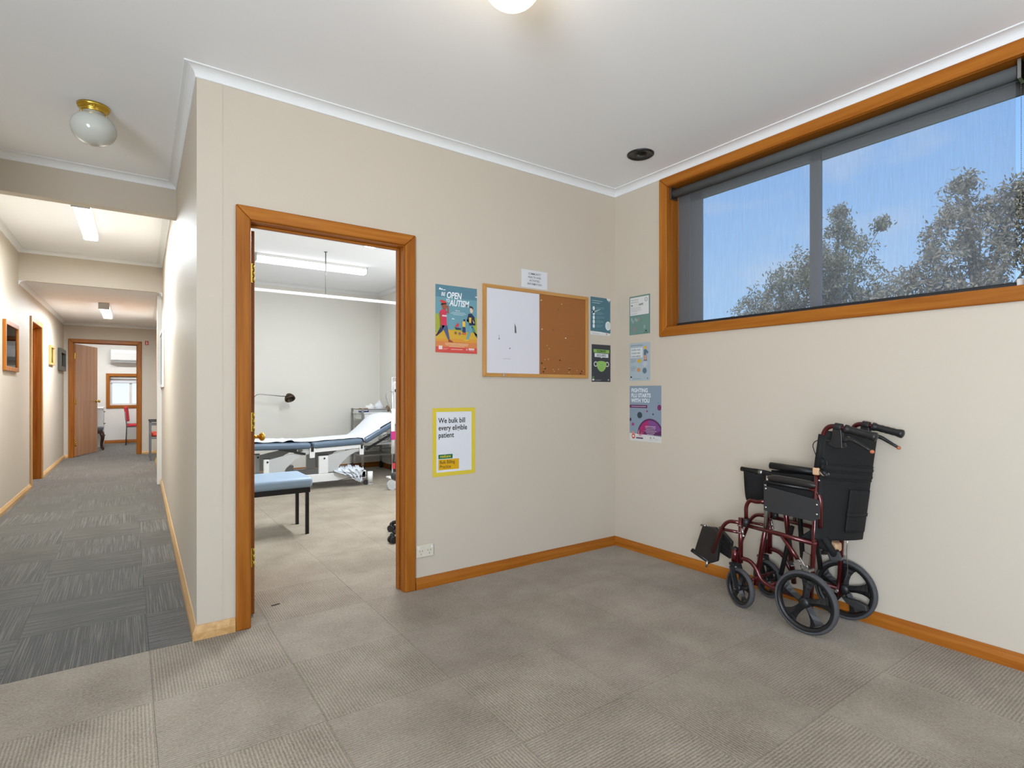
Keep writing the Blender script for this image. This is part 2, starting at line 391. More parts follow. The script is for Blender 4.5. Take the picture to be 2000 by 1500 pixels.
# cornices and skirtings run along polylines with mitred corners
def run(path, prof, side=1):
    """path: 2-D wall line; prof: (offset into the room, z)"""
    P = [Vector(p) for p in path]; mb = MB(); rows = []
    for i, p in enumerate(P):
        d = []
        if i > 0: d.append((P[i]-P[i-1]).normalized())
        if i < len(P)-1: d.append((P[i+1]-P[i]).normalized())
        ns = [Vector((-q.y, q.x))*side for q in d]
        n = ns[0] if len(ns) == 1 else (ns[0]+ns[1]) / (1 + ns[0].dot(ns[1]))
        rows.append([(p.x+n.x*o, p.y+n.y*o, z) for o, z in prof])
    k = len(prof)
    for i in range(len(P)-1):
        for j in range(k):
            a = rows[i][j]; b = rows[i+1][j]; c = rows[i+1][(j+1) % k]; d = rows[i][(j+1) % k]
            mb.add([a, b, c, d], [(0, 1, 2, 3)])
    mb.add(rows[0], [tuple(range(k))]); mb.add(rows[-1], [tuple(range(k-1, -1, -1))])
    return mb
def cove(h, drop=.046, pr=.055):
    pts = [(0, h), (0, h-drop), (.005, h-drop), (.007, h-drop+.003)]
    for k in range(7):
        a = PI/2*k/6
        pts.append((.007 + (pr-.013)*(1-math.cos(a)), h-drop+.003 + (drop-.009)*math.sin(a)))
    return pts + [(pr-.003, h-.006), (pr, h-.005), (pr, h)]
def skirt(h=.067, t=.018): return [(0, 0), (0, h), (.005, h), (t, h*.5), (t, 0)]
xy = lambda t: t[:2]
rc = FR.at(0)
struct('trim_1', run([xy(FR.at(6.2)), (3.072, 2.986), (.266, 2.986), xy(FCR.at(-1.759)), (-1.03, 4.745)], cove(H)), M['cornice'])
struct('trim_2', run([xy(FCR.at(-1.85)), xy(FCR.at(-5.024)), xy(FL.at(1.086)), xy(FL.at(-2.08))], cove(H+.035)), M['cornice'])
struct('trim_3', run([xy(FCR.at(-5.03)), xy(FCR.at(-8.043)), (1.25, 11.03), (1.25, 12.42), xy(FL.at(5.496)), xy(FL.at(1.09))], cove(2.405)), M['cornice'])
struct('trim_4', run([(3.25, 3.1), (3.25, 8.25), (.46, 8.25), (.46, 3.1)], cove(H)), M['cornice'])
struct('baseboard_front', run([(3.072, 2.986), (1.396, 2.986)], skirt()), M['woodX'])
struct('baseboard_front_left', run([(.4305, 2.986), (.266, 2.986), xy(FCR.at(-6.07))], skirt(), 1), M['pineY'])
struct('baseboard_right', run([xy(FR.at(6.2)), xy(FR.at(0))], skirt()), M['woodY'])
struct('baseboard_corridor_left', run([xy(FL.at(1.83)), xy(FL.at(-3.9))], skirt(.06)), M['pineY'])
struct('baseboard_corridor_left', run([(-.873, 12.42), xy(FL.at(5.496)), xy(FL.at(2.85))], skirt(.06)), M['pineY'])
struct('baseboard_corridor_right', run([xy(FCR.at(-7.10)), xy(FCR.at(-8.043)), (1.25, 11.03), (1.25, 12.42), (.207, 12.42)], skirt(.06)), M['pineY'])
struct('baseboard_treatment', run([(3.25, 3.1), (3.25, 8.25), (.46, 8.25)], skirt(.075)), M['woodX'])
struct('baseboard_office', run([(1.3, 15.36), (-1.6, 15.36)], skirt(.075)), M['woodX'])

# ------------------------------------------------------------------ doors
def archi(root, u0, u1, z1, w=.067, t=.019, z0=0.0, y=0.0, wm='wood', bottom=False):
    """mitred architrave around the opening u0..u1, z0..z1 in wall-local coordinates, room side at y<0"""
    def piece(nm, poly, m):
        mb = MB().prism(poly, lambda a, b: (a, y, b), lambda a, b: (a, y-t, b))
        return obj(nm, mb, m, root, bev=.007, seg=3)
    zb = z0-w if bottom else z0
    piece('architrave', [(u0-w, zb), (u0, z0), (u0, z1), (u0-w, z1+w)], M[wm+'Z'])
    piece('architrave', [(u1+w, zb), (u1+w, z1+w), (u1, z1), (u1, z0)], M[wm+'Z'])
    piece('architrave', [(u0-w, z1+w), (u0, z1), (u1, z1), (u1+w, z1+w)], M[wm+'X'])
    if bottom: piece('architrave', [(u0-w, zb), (u1+w, zb), (u1, z0), (u0, z0)], M[wm+'X'])
def jambs(root, u0, u1, z1, d, wm='wood', stop=.055, bottom=None, j=.02, y0=-.002):
    obj('jamb', MB().box(u0-j, u0, y0, d, 0 if bottom is None else bottom-j, z1+j), M[wm+'Z'], root)
    obj('jamb', MB().box(u1, u1+j, y0, d, 0 if bottom is None else bottom-j, z1+j), M[wm+'Z'], root)
    obj('jamb_head', MB().box(u0, u1, y0, d, z1, z1+j), M[wm+'X'], root)
    if bottom is not None: obj('sill', MB().box(u0, u1, y0, d, bottom-j, bottom), M[wm+'X'], root)
    if stop:
        obj('door_stop', MB().box(u0, u0+.011, stop, stop+.03, 0, z1), M[wm+'Z'], root, bev=.004)
        obj('door_stop', MB().box(u1-.011, u1, stop, stop+.03, 0, z1), M[wm+'Z'], root, bev=.004)
        obj('door_stop', MB().box(u0+.011, u1-.011, stop, stop+.03, z1-.011, z1), M[wm+'X'], root, bev=.004)
def knob(root, name, p, ax, mt='brass', s=1.0):
    mb = MB().lathe([(.0, 0), (.028*s, 0), (.028*s, .004), (.02*s, .009), (.010*s, .012), (.010*s, .032), (.018*s, .036), (.026*s, .044), (.028*s, .054), (.024*s, .064), (.012*s, .069), (0, .07)], p, ax, 20)
    return obj(name, mb, M[mt], root)
def hinge(root, p, ax, along, h=.1):
    mb = MB(); p = Vector(p); a = Vector(ax)*.016; b = Vector(along)*.0015
    mb.obox(p, a, b, (0, 0, h/2)); q = p + Vector(ax)*.017
    for k in range(3): mb.cyl(q + Vector((0,0,-h/2 + k*h/3+.002)), q + Vector((0,0,-h/2 + (k+1)*h/3-.002)), .006, n=10)
    return obj('hinge', mb, M['brass'], root)
d1 = sroot('door_1', FA.at(0), 0)
archi(d1, .499, 1.326, 2.036)
archi(d1, .499, 1.326, 2.036, y=.11+.019)
jambs(d1, .502, 1.322, 2.032, .112)
ang = R(90 - 9.3)
leaf = link('door_leaf', MB().box(0, .81, 0, .037, .012, 2.022).mesh('door_leaf', M['woodZ']), d1, (.542, .137, 0), ang)
knob(leaf, 'knob', (.745, 0, .885), (0, -1, 0)); knob(leaf, 'knob', (.745, .037, .885), (0, 1, 0))
for z in (1.80, 1.02, .31): hinge(d1, (.520, .1325, z), (1, 0, 0), (0, 1, 0))
# corridor, left: closed door behind a deep lining
d2 = sroot('door_2', FL.at(0), FL.th)
archi(d2, 1.917, 2.763, 2.036, wm='pine'); jambs(d2, 1.92, 2.76, 2.032, .12, stop=.06)
lf = obj('door_leaf', MB().box(1.923, 2.757, .09, .125, .012, 2.03), M['woodZ'], d2)
knob(lf, 'knob', (1.98, .09, .98), (0, -1, 0))
# corridor, right
d3 = sroot('door_3', FCR.at(0), FCR.th)
archi(d3, -7.003, -6.157, 2.036); jambs(d3, -7.0, -6.16, 2.032, .11, stop=.04)
lf = obj('door_leaf', MB().box(-6.997, -6.163, .07, .105, .012, 2.03), M['woodZ'], d3)
knob(lf, 'knob', (-6.23, .07, .98), (0, -1, 0))
# end of the corridor: open door of the office
d4 = sroot('door_4', FE.at(0), 0)
archi(d4, -.802, .139, 2.050, wm='wood'); jambs(d4, -.798, .135, 2.05, .112, stop=.055)
leaf = link('door_leaf', MB().box(0, .90, 0, .037, .012, 2.035).mesh('door_leaf', M['doorwood']), d4, (-.772, .115, 0), R(72))
knob(leaf, 'knob', (.835, 0, .99), (0, -1, 0)); knob(leaf, 'knob', (.835, .037, .99), (0, 1, 0))
for z in (1.82, 1.0, .25): hinge(d4, (-.79, .108, z), (1, 0, 0), (0, 1, 0), .11)

# ------------------------------------------------------------------ window of the waiting room
m, t, p = base('window glass'); M['glass'] = m; L = t.links.new
for n in list(t.nodes):
    if n.type != 'OUTPUT_MATERIAL': t.nodes.remove(n)
out = t.nodes['Material Output']
tr = nd(t, 'ShaderNodeBsdfTransparent'); tr.inputs[0].default_value = (.97, .98, .98, 1)
gl = nd(t, 'ShaderNodeBsdfGlossy'); gl.inputs['Roughness'].default_value = .02
fr = nd(t, 'ShaderNodeFresnel'); fr.inputs[0].default_value = 1.10
mx = nd(t, 'ShaderNodeMixShader'); L(fr.outputs[0], mx.inputs[0]); L(tr.outputs[0], mx.inputs[1]); L(gl.outputs[0], mx.inputs[2]); L(mx.outputs[0], out.inputs[0])
# open-weave screen fabric: threads of grey, holes in between
m, t, p = base('screen blind mesh'); M['mesh'] = m; L = t.links.new
tr = nd(t, 'ShaderNodeBsdfTransparent'); mx = nd(t, 'ShaderNodeMixShader')
co = nd(t, 'ShaderNodeTexCoord'); mp = nd(t, 'ShaderNodeMapping'); mp.inputs['Scale'].default_value = (300, 300, 9); L(co.outputs['Object'], mp.inputs[0])
nz = nd(t, 'ShaderNodeTexNoise', Scale=1.0, Detail=2.0); L(mp.outputs[0], nz.inputs[0])
mr = nd(t, 'ShaderNodeMapRange'); mr.inputs['To Min'].default_value = .12; mr.inputs['To Max'].default_value = .23; L(nz.outputs[0], mr.inputs['Value'])
p.inputs['Base Color'].default_value = lin('a7a9ac'); p.inputs['Roughness'].default_value = .9
trl = nd(t, 'ShaderNodeBsdfTranslucent'); trl.inputs[0].default_value = lin('b5b8bc')
m2 = nd(t, 'ShaderNodeMixShader'); m2.inputs[0].default_value = .5; L(p.outputs[0], m2.inputs[1]); L(trl.outputs[0], m2.inputs[2])
L(mr.outputs[0], mx.inputs[0]); L(tr.outputs[0], mx.inputs[1]); L(m2.outputs[0], mx.inputs[2]); L(mx.outputs[0], t.nodes['Material Output'].inputs[0])
M['blindroll'] = mat('dark blind fabric', '56595a', .8, vary=.05)

w1 = sroot('window_1', FR.at(0), FR.th)
archi(w1, .503, 2.350, 2.606, z0=1.630, bottom=True)
jambs(w1, .505, 2.348, 2.604, .12, stop=0, bottom=1.632)
def win_bar(nm, u0, u1, z0, z1, y0=.125, y1=.165, m='alu', root=w1): return obj(nm, MB().box(u0, u1, y0, y1, z0, z1), M[m], root, bev=.003)
win_bar('frame_stile', .485, .590, 1.61, 2.625); win_bar('frame_stile', 2.345, 2.372, 1.61, 2.625)
win_bar('frame_rail', .590, 2.345, 1.61, 1.643); win_bar('frame_rail', .590, 2.345, 2.555, 2.625)
for (a, b, y) in ((.590, 1.462, .128), (1.402, 2.345, .146)):
    sh = obj('sash', MB().box(a, a+(.095 if a < 1 else .055), y, y+.016, 1.643, 2.555).box(b-(.06 if b < 2 else .012), b, y, y+.016, 1.643, 2.555).box(a, b, y, y+.016, 1.643, 1.660).box(a, b, y, y+.016, 2.50, 2.555), M['alu'], w1)
    obj('pane', MB().box(a+.03, b-.008, y+.006, y+.010, 1.655, 2.52), M['glass'], sh)
bl = thing('roller_blind', 'grey see-through roller blind drawn down over the high window', 'blind', FR.at(0), FR.th)
mb = MB(); mb.cyl((.520, .045, 2.560), (2.318, .045, 2.560), .029, n=24); obj('roller_tube', mb, M['blindroll'], bl)
for u in (.508, 2.322): obj('bracket', MB().box(u, u+.012, .012, .08, 2.52, 2.602), M['steel'], bl)
mb = MB(); mb.box(.532, 2.305, .071, .0716, 1.655, 2.56); obj('screen_fabric', mb, M['mesh'], bl)
obj('bottom_bar', MB().box(.528, 2.309, .062, .080, 1.634, 1.657), M['black'], bl, bev=.005)
mb = MB()
for k in range(96): mb.ball((2.325, .06, 2.53-.0088*k), .0021, 6, 4)
mb.cyl((2.325, .06, 2.53), (2.325, .06, 1.69), .0006, n=5)
ch = obj('bead_chain', mb, M['chrome'], bl)
mb = MB(); mb.box(2.313, 2.345, .04, .085, 1.6325, 1.668); obj('chain_holder', mb, M['white'], bl, bev=.006)

# ------------------------------------------------------------------ lamps
def emit(name, col, st):
    m, t, p = base(name); p.inputs['Base Color'].default_value = lin(col)
    p.inputs['Emission Color'].default_value = lin(col); p.inputs['Emission Strength'].default_value = st; p.inputs['Roughness'].default_value = .4
    if 'diffuser' in name: m.cycles.emission_sampling = 'NONE'
    return m
M['opal_lit'] = emit('lit opal glass', 'ffdf9e', 3.2)
M['tube_cool'] = emit('lit prismatic diffuser', 'fbfbff', 4.0)
M['tube_corr'] = emit('lit corridor diffuser', 'fdfdff', 1.8)
M['opal'] = mat('unlit opal glass', 'cfd1cb', .12, spec=.6, vary=.02, coat=.5)
def globe(x, y, label, lit):
    t = thing('globe_lamp', label, 'lamp', (x, y, H))
    mb = MB().lathe([(0, 0), (.074, 0), (.074, -.008), (.070, -.016), (.063, -.019), (.058, -.03), (.060, -.038), (.056, -.040), (0, -.040)], n=28); b = obj('brass_base', mb, M['brass'], t)
    for k in range(3):
        a = k*2*PI/3+.6; mb = MB().cyl((.055*math.cos(a), .055*math.sin(a), -.031), (.069*math.cos(a), .069*math.sin(a), -.031), .004, n=8); obj('thumb_screw', mb, M['brass'], b)
    prof = [(.052, -.036)]
    for k in range(17):
        a = -1.0 + (k/16)*(PI/2+1.0); prof.append((.103*math.cos(a), -.122 - .088*math.sin(a)))
    mb = MB().lathe(prof, n=36); obj('globe', mb, M['opal_lit' if lit else 'opal'], t)
    if lit:
        l = bpy.data.lights.new('globe_light', 'POINT'); l.energy = 4; l.color = (1, .88, .70); l.shadow_soft_size = .1
        o = bpy.data.objects.new('globe_light', l); o.location = (0, 0, -.26); o.parent = t; COL.objects.link(o)
globe(-.153, 3.711, 'unlit white glass globe lamp on brass base before the corridor', False)
globe(1.085, 1.54, 'lit glowing globe lamp on the waiting room ceiling', True)
def batten(loc, L, rz, label, power, mt, col, hz=H, grp='ceiling battens'):
    t = thing('batten_light', label, 'light', (loc[0], loc[1], hz), rz, grp)
    obj('end_cap', MB().box(-L/2-.012, -L/2, -.062, .062, -.085, -.002), M['greyw'], t); obj('end_cap', MB().box(L/2, L/2+.012, -.062, .062, -.085, -.002), M['greyw'], t)
    obj('tray', MB().box(-L/2, L/2, -.06, .06, -.03, 0), M['white'], t)
    prof = [(-.058, -.030), (.058, -.030), (.056, -.07), (.045, -.085), (-.045, -.085), (-.056, -.07)]
    obj('diffuser', MB().prism(prof, lambda a, b: (-L/2, a, b), lambda a, b: (L/2, a, b)), M[mt], t)
    l = bpy.data.lights.new('batten_lamp', 'AREA'); l.shape = 'RECTANGLE'; l.size = L; l.size_y = .11; l.energy = power; l.color = col
    o = bpy.data.objects.new('batten_lamp', l); o.location = (0, 0, -.09); o.parent = t; COL.objects.link(o)
batten((1.79, 6.62), 1.25, 0, 'lit white batten light across the treatment room ceiling behind the curtain rod', 9, 'tube_cool', (.87, .945, 1))
batten((2.0, 4.75), 1.2, R(90), 'lit white batten light peeking under the door head of the treatment room', 82, 'tube_cool', (.87, .945, 1))
batten((-.31, 6.22), 1.17, R(89.3), 'lit batten light behind the dropped beam of the corridor', 84, 'tube_corr', (.86, .94, 1), H+.035)
batten((-.27, 10.05), 1.22, R(89.3), 'lit batten light on the low corridor ceiling before the end door', 92, 'tube_corr', (.86, .94, 1), 2.405)
batten((-.2, 14.0), 1.22, 0, 'unseen batten light added to brighten the office beyond the end door', 40, 'tube_cool', (.96, .98, 1), 2.6)  # out of view, added only to make the office bright
v = thing('ceiling_vent', 'round white ceiling vent behind the dropped corridor beam', 'vent', (-.39, 5.50, H+.035))
obj('rim', MB().lathe([(.22, 0), (.22, -.012), (.20, -.022), (.17, -.018), (.165, 0)], n=40), M['white'], v)
for k, r in enumerate((.15, .11, .07)): obj('louvre', MB().lathe([(r, -.004), (r-.035, -.026), (r-.037, -.024), (r-.003, -.002)], n=36), M['white'], v)
obj('hub', MB().lathe([(0, -.028), (.03, -.026), (.034, -.01), (.0, -.004)], n=24), M['white'], v)
v = thing('ceiling_speaker', 'round black recessed fitting on the ceiling by the window', 'fitting', (2.718, 2.414, H))
obj('rim', MB().lathe([(.086, 0), (.086, -.006), (.078, -.011), (.070, -.006), (.068, 0)], n=36), M['black'], v)
obj('bowl', MB().lathe([(.070, -.004), (.052, -.001), (.03, -.002), (.028, -.010), (.0, -.012)], n=36), M['blackm'], v)
obj('lever', MB().box(-.030, -.012, -.004, .004, -.014, -.006), M['steel'], v)

# ------------------------------------------------------------------ print on the walls
def text_into(mb, s, size, x, z, m, y, align='LEFT', bold=0.0, shear=0.0, sx=1.0, spacing=1.0, rot=0.0):
    """flat lettering set as thin mesh"""
    c = bpy.data.curves.new('lettering', 'FONT'); c.body = s; c.size = size; c.align_x = align; c.shear = shear
    c.offset = bold; c.resolution_u = 3; c.fill_mode = 'FRONT'; c.space_character = spacing
    o = bpy.data.objects.new('lettering', c); COL.objects.link(o)
    dg = bpy.context.evaluated_depsgraph_get(); me = bpy.data.meshes.new_from_object(o.evaluated_get(dg))
    cr, sr = math.cos(rot), math.sin(rot)
    vs = [(x + sx*v.co.x*cr - v.co.y*sr, y, z + sx*v.co.x*sr + v.co.y*cr) for v in me.vertices]
    mb.add(vs, [tuple(p.vertices) for p in me.polygons], m)
    bpy.data.objects.remove(o); bpy.data.meshes.remove(me); bpy.data.curves.remove(c)
def flat(mb, pts, m, y): mb.add([(a, y, b) for a, b in pts], [tuple(range(len(pts)))], m)
def rect(mb, x0, x1, z0, z1, m, y): flat(mb, [(x0, z0), (x1, z0), (x1, z1), (x0, z1)], m, y)
def disc(mb, cx, cz, rx, rz, m, y, n=24, a0=0, a1=2*PI):
    pts = [(cx+rx*math.cos(a0+(a1-a0)*k/n), cz+rz*math.sin(a0+(a1-a0)*k/n)) for k in range(n if a1-a0 > 6.2 else n+1)]
    flat(mb, pts, m, y)
def ring(mb, cx, cz, r0, r1, m, y, a0=0, a1=2*PI, n=28):
    for k in range(n):
        p, q = a0+(a1-a0)*k/n, a0+(a1-a0)*(k+1)/n
        flat(mb, [(cx+r*math.cos(a), cz+r*math.sin(a)) for r, a in ((r0, p), (r1, p), (r1, q), (r0, q))], m, y)
PC = {}
def ink(h):
    if h not in PC: PC[h] = mat('ink '+h, h, .45, vary=.01, spec=.35)
    return PC[h]
class Poster:
    """sheet hung on a wall; artwork drawn in fractions of the sheet, layer by layer"""
    def __init__(s, fr, u0, u1, z0, z1, label, cat='poster', name='poster', sheet='e9eaee'):
        s.w, s.h = u1-u0, z1-z0; s.root = thing(name, label, cat, fr.at(u0, .0005, z0), fr.th, 'posters on the waiting room walls'); s.k = 0
        mb = MB(); cr = .0016
        mb.box(0, s.w, -.0009, 0, 0, s.h); obj('sheet', mb, ink(sheet), s.root)
    def layer(s): s.k += 1; return -.0010 - .00025*s.k
    def art(s, name, fn):
        mb = MB(); mats = []; y = s.layer(); W, Hh = s.w, s.h
        class D: pass
        d = D()
        def mi(c):
            if c not in mats: mats.append(c)
            return mats.index(c)
        st = [y]
        d.up = lambda: st.__setitem__(0, s.layer())
        def trim(k0):
            for k in range(k0, len(mb.v)): x, y_, z = mb.v[k]; mb.v[k] = (min(max(x, 0), W), y_, min(max(z, 0), Hh))
        d.poly = lambda pts, c: flat(mb, [(a*W, b*Hh) for a, b in pts], mi(c), st[0])
        d.rect = lambda x0, x1, z0, z1, c: rect(mb, x0*W, x1*W, z0*Hh, z1*Hh, mi(c), st[0])
        d.disc = lambda x, z, r, c, rz=None, a0=0, a1=2*PI: disc(mb, x*W, z*Hh, r*W, (rz or r)*W, mi(c), st[0], a0=a0, a1=a1)
        d.ring = lambda x, z, r0, r1, c, a0=0, a1=2*PI: ring(mb, x*W, z*Hh, r0*W, r1*W, mi(c), st[0], a0, a1)
        d.text = lambda t, x, z, size, c, **k: text_into(mb, t, size*Hh, x*W, z*Hh, mi(c), st[0], **k)
        def lines(x0, x1, z, dz, n, c, h=.008, center=False, seed=1):
            rn = random.Random(seed)
            for i in range(n):
                e = (x1-x0)*(rn.uniform(.72, 1) if i < n-1 else rn.uniform(.4, .7)); a = x0 if not center else (x0+x1-e)/2
                d.rect(a, a+e, z-i*dz, z-i*dz+h, c)
        d.lines = lines
        fn(d); trim(0); obj(name, mb, [ink(c) for c in mats], s.root)

# "Be open to autism"
P = Poster(FA, 1.530, 1.825, 1.4195, 1.8355, 'colourful poster headed BE OPEN TO AUTISM left of the notice board', sheet='6d9aa6')
def f(d):
    d.poly([(0, .82), (1, .82), (1, 1), (0, 1)], '5b8494'); d.up()
    d.disc(.03, .44, .075, 'a3a83a', .19); d.disc(.97, .42, .10, 'a3a83a', .19); d.disc(.5, .30, .11, 'a9b03c', .12); d.up()
    d.poly([(0, .30), (.3, .345), (.65, .33), (1, .32), (1, .15), (0, .15)], 'd3a63c'); d.up()
    d.poly([(0, .20), (1, .22), (1, .1), (0, .1)], 'd9983c'); d.up()
    d.poly([(0, .165), (1, .165), (1, 0), (0, 0)], 'd4824a'); d.up()
    d.rect(0, 1, 0, .085, 'cf5048')
P.art('background', f)
def f(d):
    d.text('BE', .125, .838, .075, 'e9edf0', bold=.0006, shear=.2, sx=.85); d.text('OPEN', .25, .812, .132, 'e9edf0', bold=.0016, shear=.2, sx=.74)
    d.text('TO', .235, .752, .062, 'e9edf0', bold=.0006, shear=.2, sx=.8); d.text('AUTISM', .325, .702, .132, 'e9edf0', bold=.0016, shear=.2, sx=.72)
P.art('headline', f)
def f(d):
    d.poly([(.07, .925), (.10, .96), (.12, .94), (.15, .945), (.17, .93), (.23, .935), (.23, .922)], 'dfe7ea')
    d.text('Open up', .46, .63, .022, 'e6ecee', bold=.0002); d.lines(.34, .74, .605, .018, 3, 'b6cbd1', .007, True)
    d.poly([(.37, .505), (.40, .52), (.44, .51), (.44, .50)], 'd5e0e2'); d.poly([(.95, .865), (.97, .885), (1, .875), (1, .862)], 'dfe7ea')
    d.lines(.14, .86, .135, .022, 3, 'e9cfae', .007, True, 4); d.rect(.36, .64, .05, .058, 'eebdae'); d.rect(.17, .30, .06, .066, 'e59a90'); d.rect(.17, .27, .045, .051, 'e59a90')
    d.rect(.07, .155, .045, .10, 'e6d6d2'); d.rect(.79, .93, .06, .078, 'f3ecea'); d.rect(.79, .93, .043, .050, 'eec4be'); d.ring(.745, .06, .012, .018, 'f3ecea')
P.art('small_print', f)
def f(d):
    d.poly([(0, .235), (.13, .40), (.21, .40), (.15, .31), (.02, .235), (0, .25)], '3c3f5c'); d.poly([(.14, .40), (.27, .40), (.33, .20), (.285, .195)], '525a7c'); d.up()
    d.poly([(.29, .195), (.335, .195), (.41, .165), (.40, .158), (.30, .16)], '8a4632'); d.up()
    d.poly([(.09, .60), (.14, .635), (.24, .63), (.26, .40), (.13, .405)], 'd23a57'); d.up()
    d.poly([(.085, .59), (.135, .585), (.145, .39), (.125, .36), (.105, .40)], 'a5573b'); d.poly([(.24, .62), (.31, .57), (.30, .69), (.265, .70), (.275, .60), (.24, .58)], 'a5573b')
    d.disc(.20, .685, .055, 'a5573b', .075); d.up(); d.poly([(.13, .72), (.17, .765), (.24, .755), (.255, .72), (.15, .70), (.12, .695)], '3a2622'); d.up()
    d.poly([(.09, .765), (.15, .775), (.24, .755), (.25, .735), (.14, .725)], 'cf4440'); d.rect(.15, .255, .545, .553, 'f0f0f0'); d.rect(.15, .255, .533, .541, 'f0f0f0')
P.art('walking_figure', f)
def f(d):
    d.poly([(.72, .20), (.82, .43), (.90, .43), (.78, .205)], '6aa1a8'); d.poly([(.85, .42), (.92, .40), (1, .24), (1, .30), (.97, .26), (.90, .34)], '4f8891'); d.up()
    d.poly([(.64, .205), (.72, .185), (.79, .20), (.78, .212), (.72, .21)], 'dfb648'); d.poly([(.78, .605), (.86, .61), (.93, .56), (.955, .44), (.94, .435), (.80, .43), (.79, .50), (.74, .52), (.74, .49)], '2f3650'); d.up()
    d.poly([(.79, .55), (.855, .55), (.845, .465), (.795, .47)], 'e3b94e'); d.poly([(.88, .52), (.93, .475), (.915, .46)], 'e5c3ae'); d.disc(.855, .665, .04, 'e6c4ae', .065); d.up()
    d.poly([(.80, .70), (.82, .725), (.87, .72), (.90, .70), (.89, .665), (.87, .69)], '4a3936')
P.art('boy_figure', f)
def f(d):
    d.poly([(.63, .47), (.66, .50), (.70, .47), (.70, .395), (.63, .40)], 'e4bc52'); d.poly([(.64, .40), (.70, .40), (.71, .31), (.63, .315)], '3b3f5c'); d.up()
    d.disc(.675, .50, .022, '2b2b35'); d.poly([(.62, .30), (.72, .30), (.72, .285), (.62, .285)], 'cf4b55'); d.poly([(.45, .395), (.50, .445), (.545, .445), (.53, .39)], 'd2424c')
    d.poly([(.44, .385), (.61, .375), (.58, .35), (.47, .35)], '3b3f5c'); d.ring(.465, .30, .015, .026, '2b2b35'); d.ring(.565, .295, .015, .028, '3b3f8c')
P.art('pram_figures', f)

# "We bulk bill" with yellow tape around it
P = Poster(FA, 1.530, 1.793, .680, 1.060, 'white notice WE BULK BILL EVERY ELIGIBLE PATIENT edged with yellow tape', sheet='dcdde2')
for k, (a, b, c, e) in enumerate(((-.020, .005, -.022, .398), (.255, .281, -.018, .398), (.005, .256, .374, .398), (.005, .256, -.021, .003))):
    mb = MB().box(a, b, -.0022-.0002*(k > 1), -.0011, c, e); obj('yellow_tape', mb, ink('d9c23f'), P.root)
def f(d):
    for i, t in enumerate(('We bulk bill', 'every eligible', 'patient')): d.text(t, .075, .805-.118*i, .118, '23231f', bold=.0008, sx=.86)
P.art('headline', f)
def f(d):
    d.rect(.075, .45, .225, .295, '1f6a3d'); d.rect(.075, .62, .045, .215, 'd9a514'); d.up()
    d.text('medicare', .115, .245, .062, 'dfc93a', bold=.0003, sx=.85)
    d.text('Bulk Billing', .11, .145, .078, '2c2a18', bold=.0002, sx=.80); d.text('Practice', .11, .072, .078, '2c2a18', bold=.0002, sx=.80)
P.art('programme_logo', f)

# taped A5 sign above the board
P = Poster(FA, 2.178, 2.402, 1.890, 2.012, 'small paper sign COMMUNITY HEALTH AND ACTIVITIES INFORMATION above the board', 'sign', 'paper_sign', sheet='d9dadd')
def f(d):
    for i, t in enumerate(('COMMUNITY', 'HEALTH AND', 'ACTIVITIES', 'INFORMATION')): d.text(t, .5, .74-.19*i, .165, '3a3a3a', align='CENTER', bold=.00012, sx=.9)
P.art('lettering', f)

# teal fact sheet and the face mask notice by the corner
P = Poster(FA, 2.814, 3.021, 1.604, 1.888, 'teal health fact sheet with icons, right of the cork board', sheet='dcdcda')
def f(d):
    d.poly([(0, .10), (.5, .09), (1, .065), (1, 1), (0, 1)], '4e7480'); d.up()
    d.poly([(.80, 1), (.86, .93), (.90, .96), (.92, .90), (1, .97), (1, 1)], 'dcdcda')
P.art('background', f)
def f(d):
    d.rect(.08, .60, .895, .91, 'a6bcc2'); d.rect(.08, .48, .84, .855, 'a6bcc2')
    for i, z in enumerate((.70, .57, .455, .345, .235)):
        d.disc(.16, z, .055, 'dfe5e6', .075); d.lines(.28, .70, z+.03, .028, 3, '7f9ba4', .009, seed=i)
    d.poly([(.05, .60), (.25, .64), (.50, .70), (.48, .68), (.30, .62), (.10, .56)], 'a9bfc4'); d.up()
    d.disc(.88, .265, .14, 'dfe3e3', .165); d.up(); d.lines(.79, .98, .33, .028, 6, '9fb0b4', .008, True); d.rect(.10, .45, .035, .045, 'a9a9a6'); d.disc(.80, .04, .03, 'c88468')
P.art('fact_list', f)
P = Poster(FA, 2.827, 3.023, 1.252, 1.533, 'charcoal notice FACEMASKS REQUIRED with a green mask', sheet='3b3c42')
def f(d):
    d.poly([(.10, .785), (.93, .775), (.93, .865), (.09, .875)], '8ab35a'); d.poly([(.15, .665), (.88, .655), (.88, .76), (.15, .77)], 'd9dcdc'); d.poly([(.46, .66), (.56, .66), (.51, .635)], 'd9dcdc'); d.up()
    d.text('FACEMASKS', .51, .80, .078, '2c3a26', align='CENTER', bold=.0007, sx=.82); d.text('REQUIRED', .515, .68, .092, '35363a', align='CENTER', bold=.0003, sx=.78)
P.art('headline', f)
def f(d):
    for x in (.205, .815): d.ring(x, .475, .065, .10, 'd9d4da')
    d.up(); d.poly([(.25, .53), (.38, .555), (.51, .565), (.64, .555), (.77, .53), (.775, .46), (.72, .36), (.62, .295), (.51, .27), (.40, .295), (.30, .36), (.25, .46)], '93bd66'); d.up()
    for z in (.46, .40, .35): d.poly([(.40, z), (.51, z+.008), (.62, z), (.62, z-.012), (.51, z-.004), (.40, z-.012)], '7aa552')
P.art('mask_picture', f)
def f(d):
    d.rect(.02, .13, .09, .145, '5f7a4e'); d.rect(.02, .13, .035, .08, 'd6d8d6'); d.lines(.17, .62, .05, .02, 2, '8b8c90', .008); d.disc(.88, .055, .035, 'a0a2a6')
P.art('small_print', f)

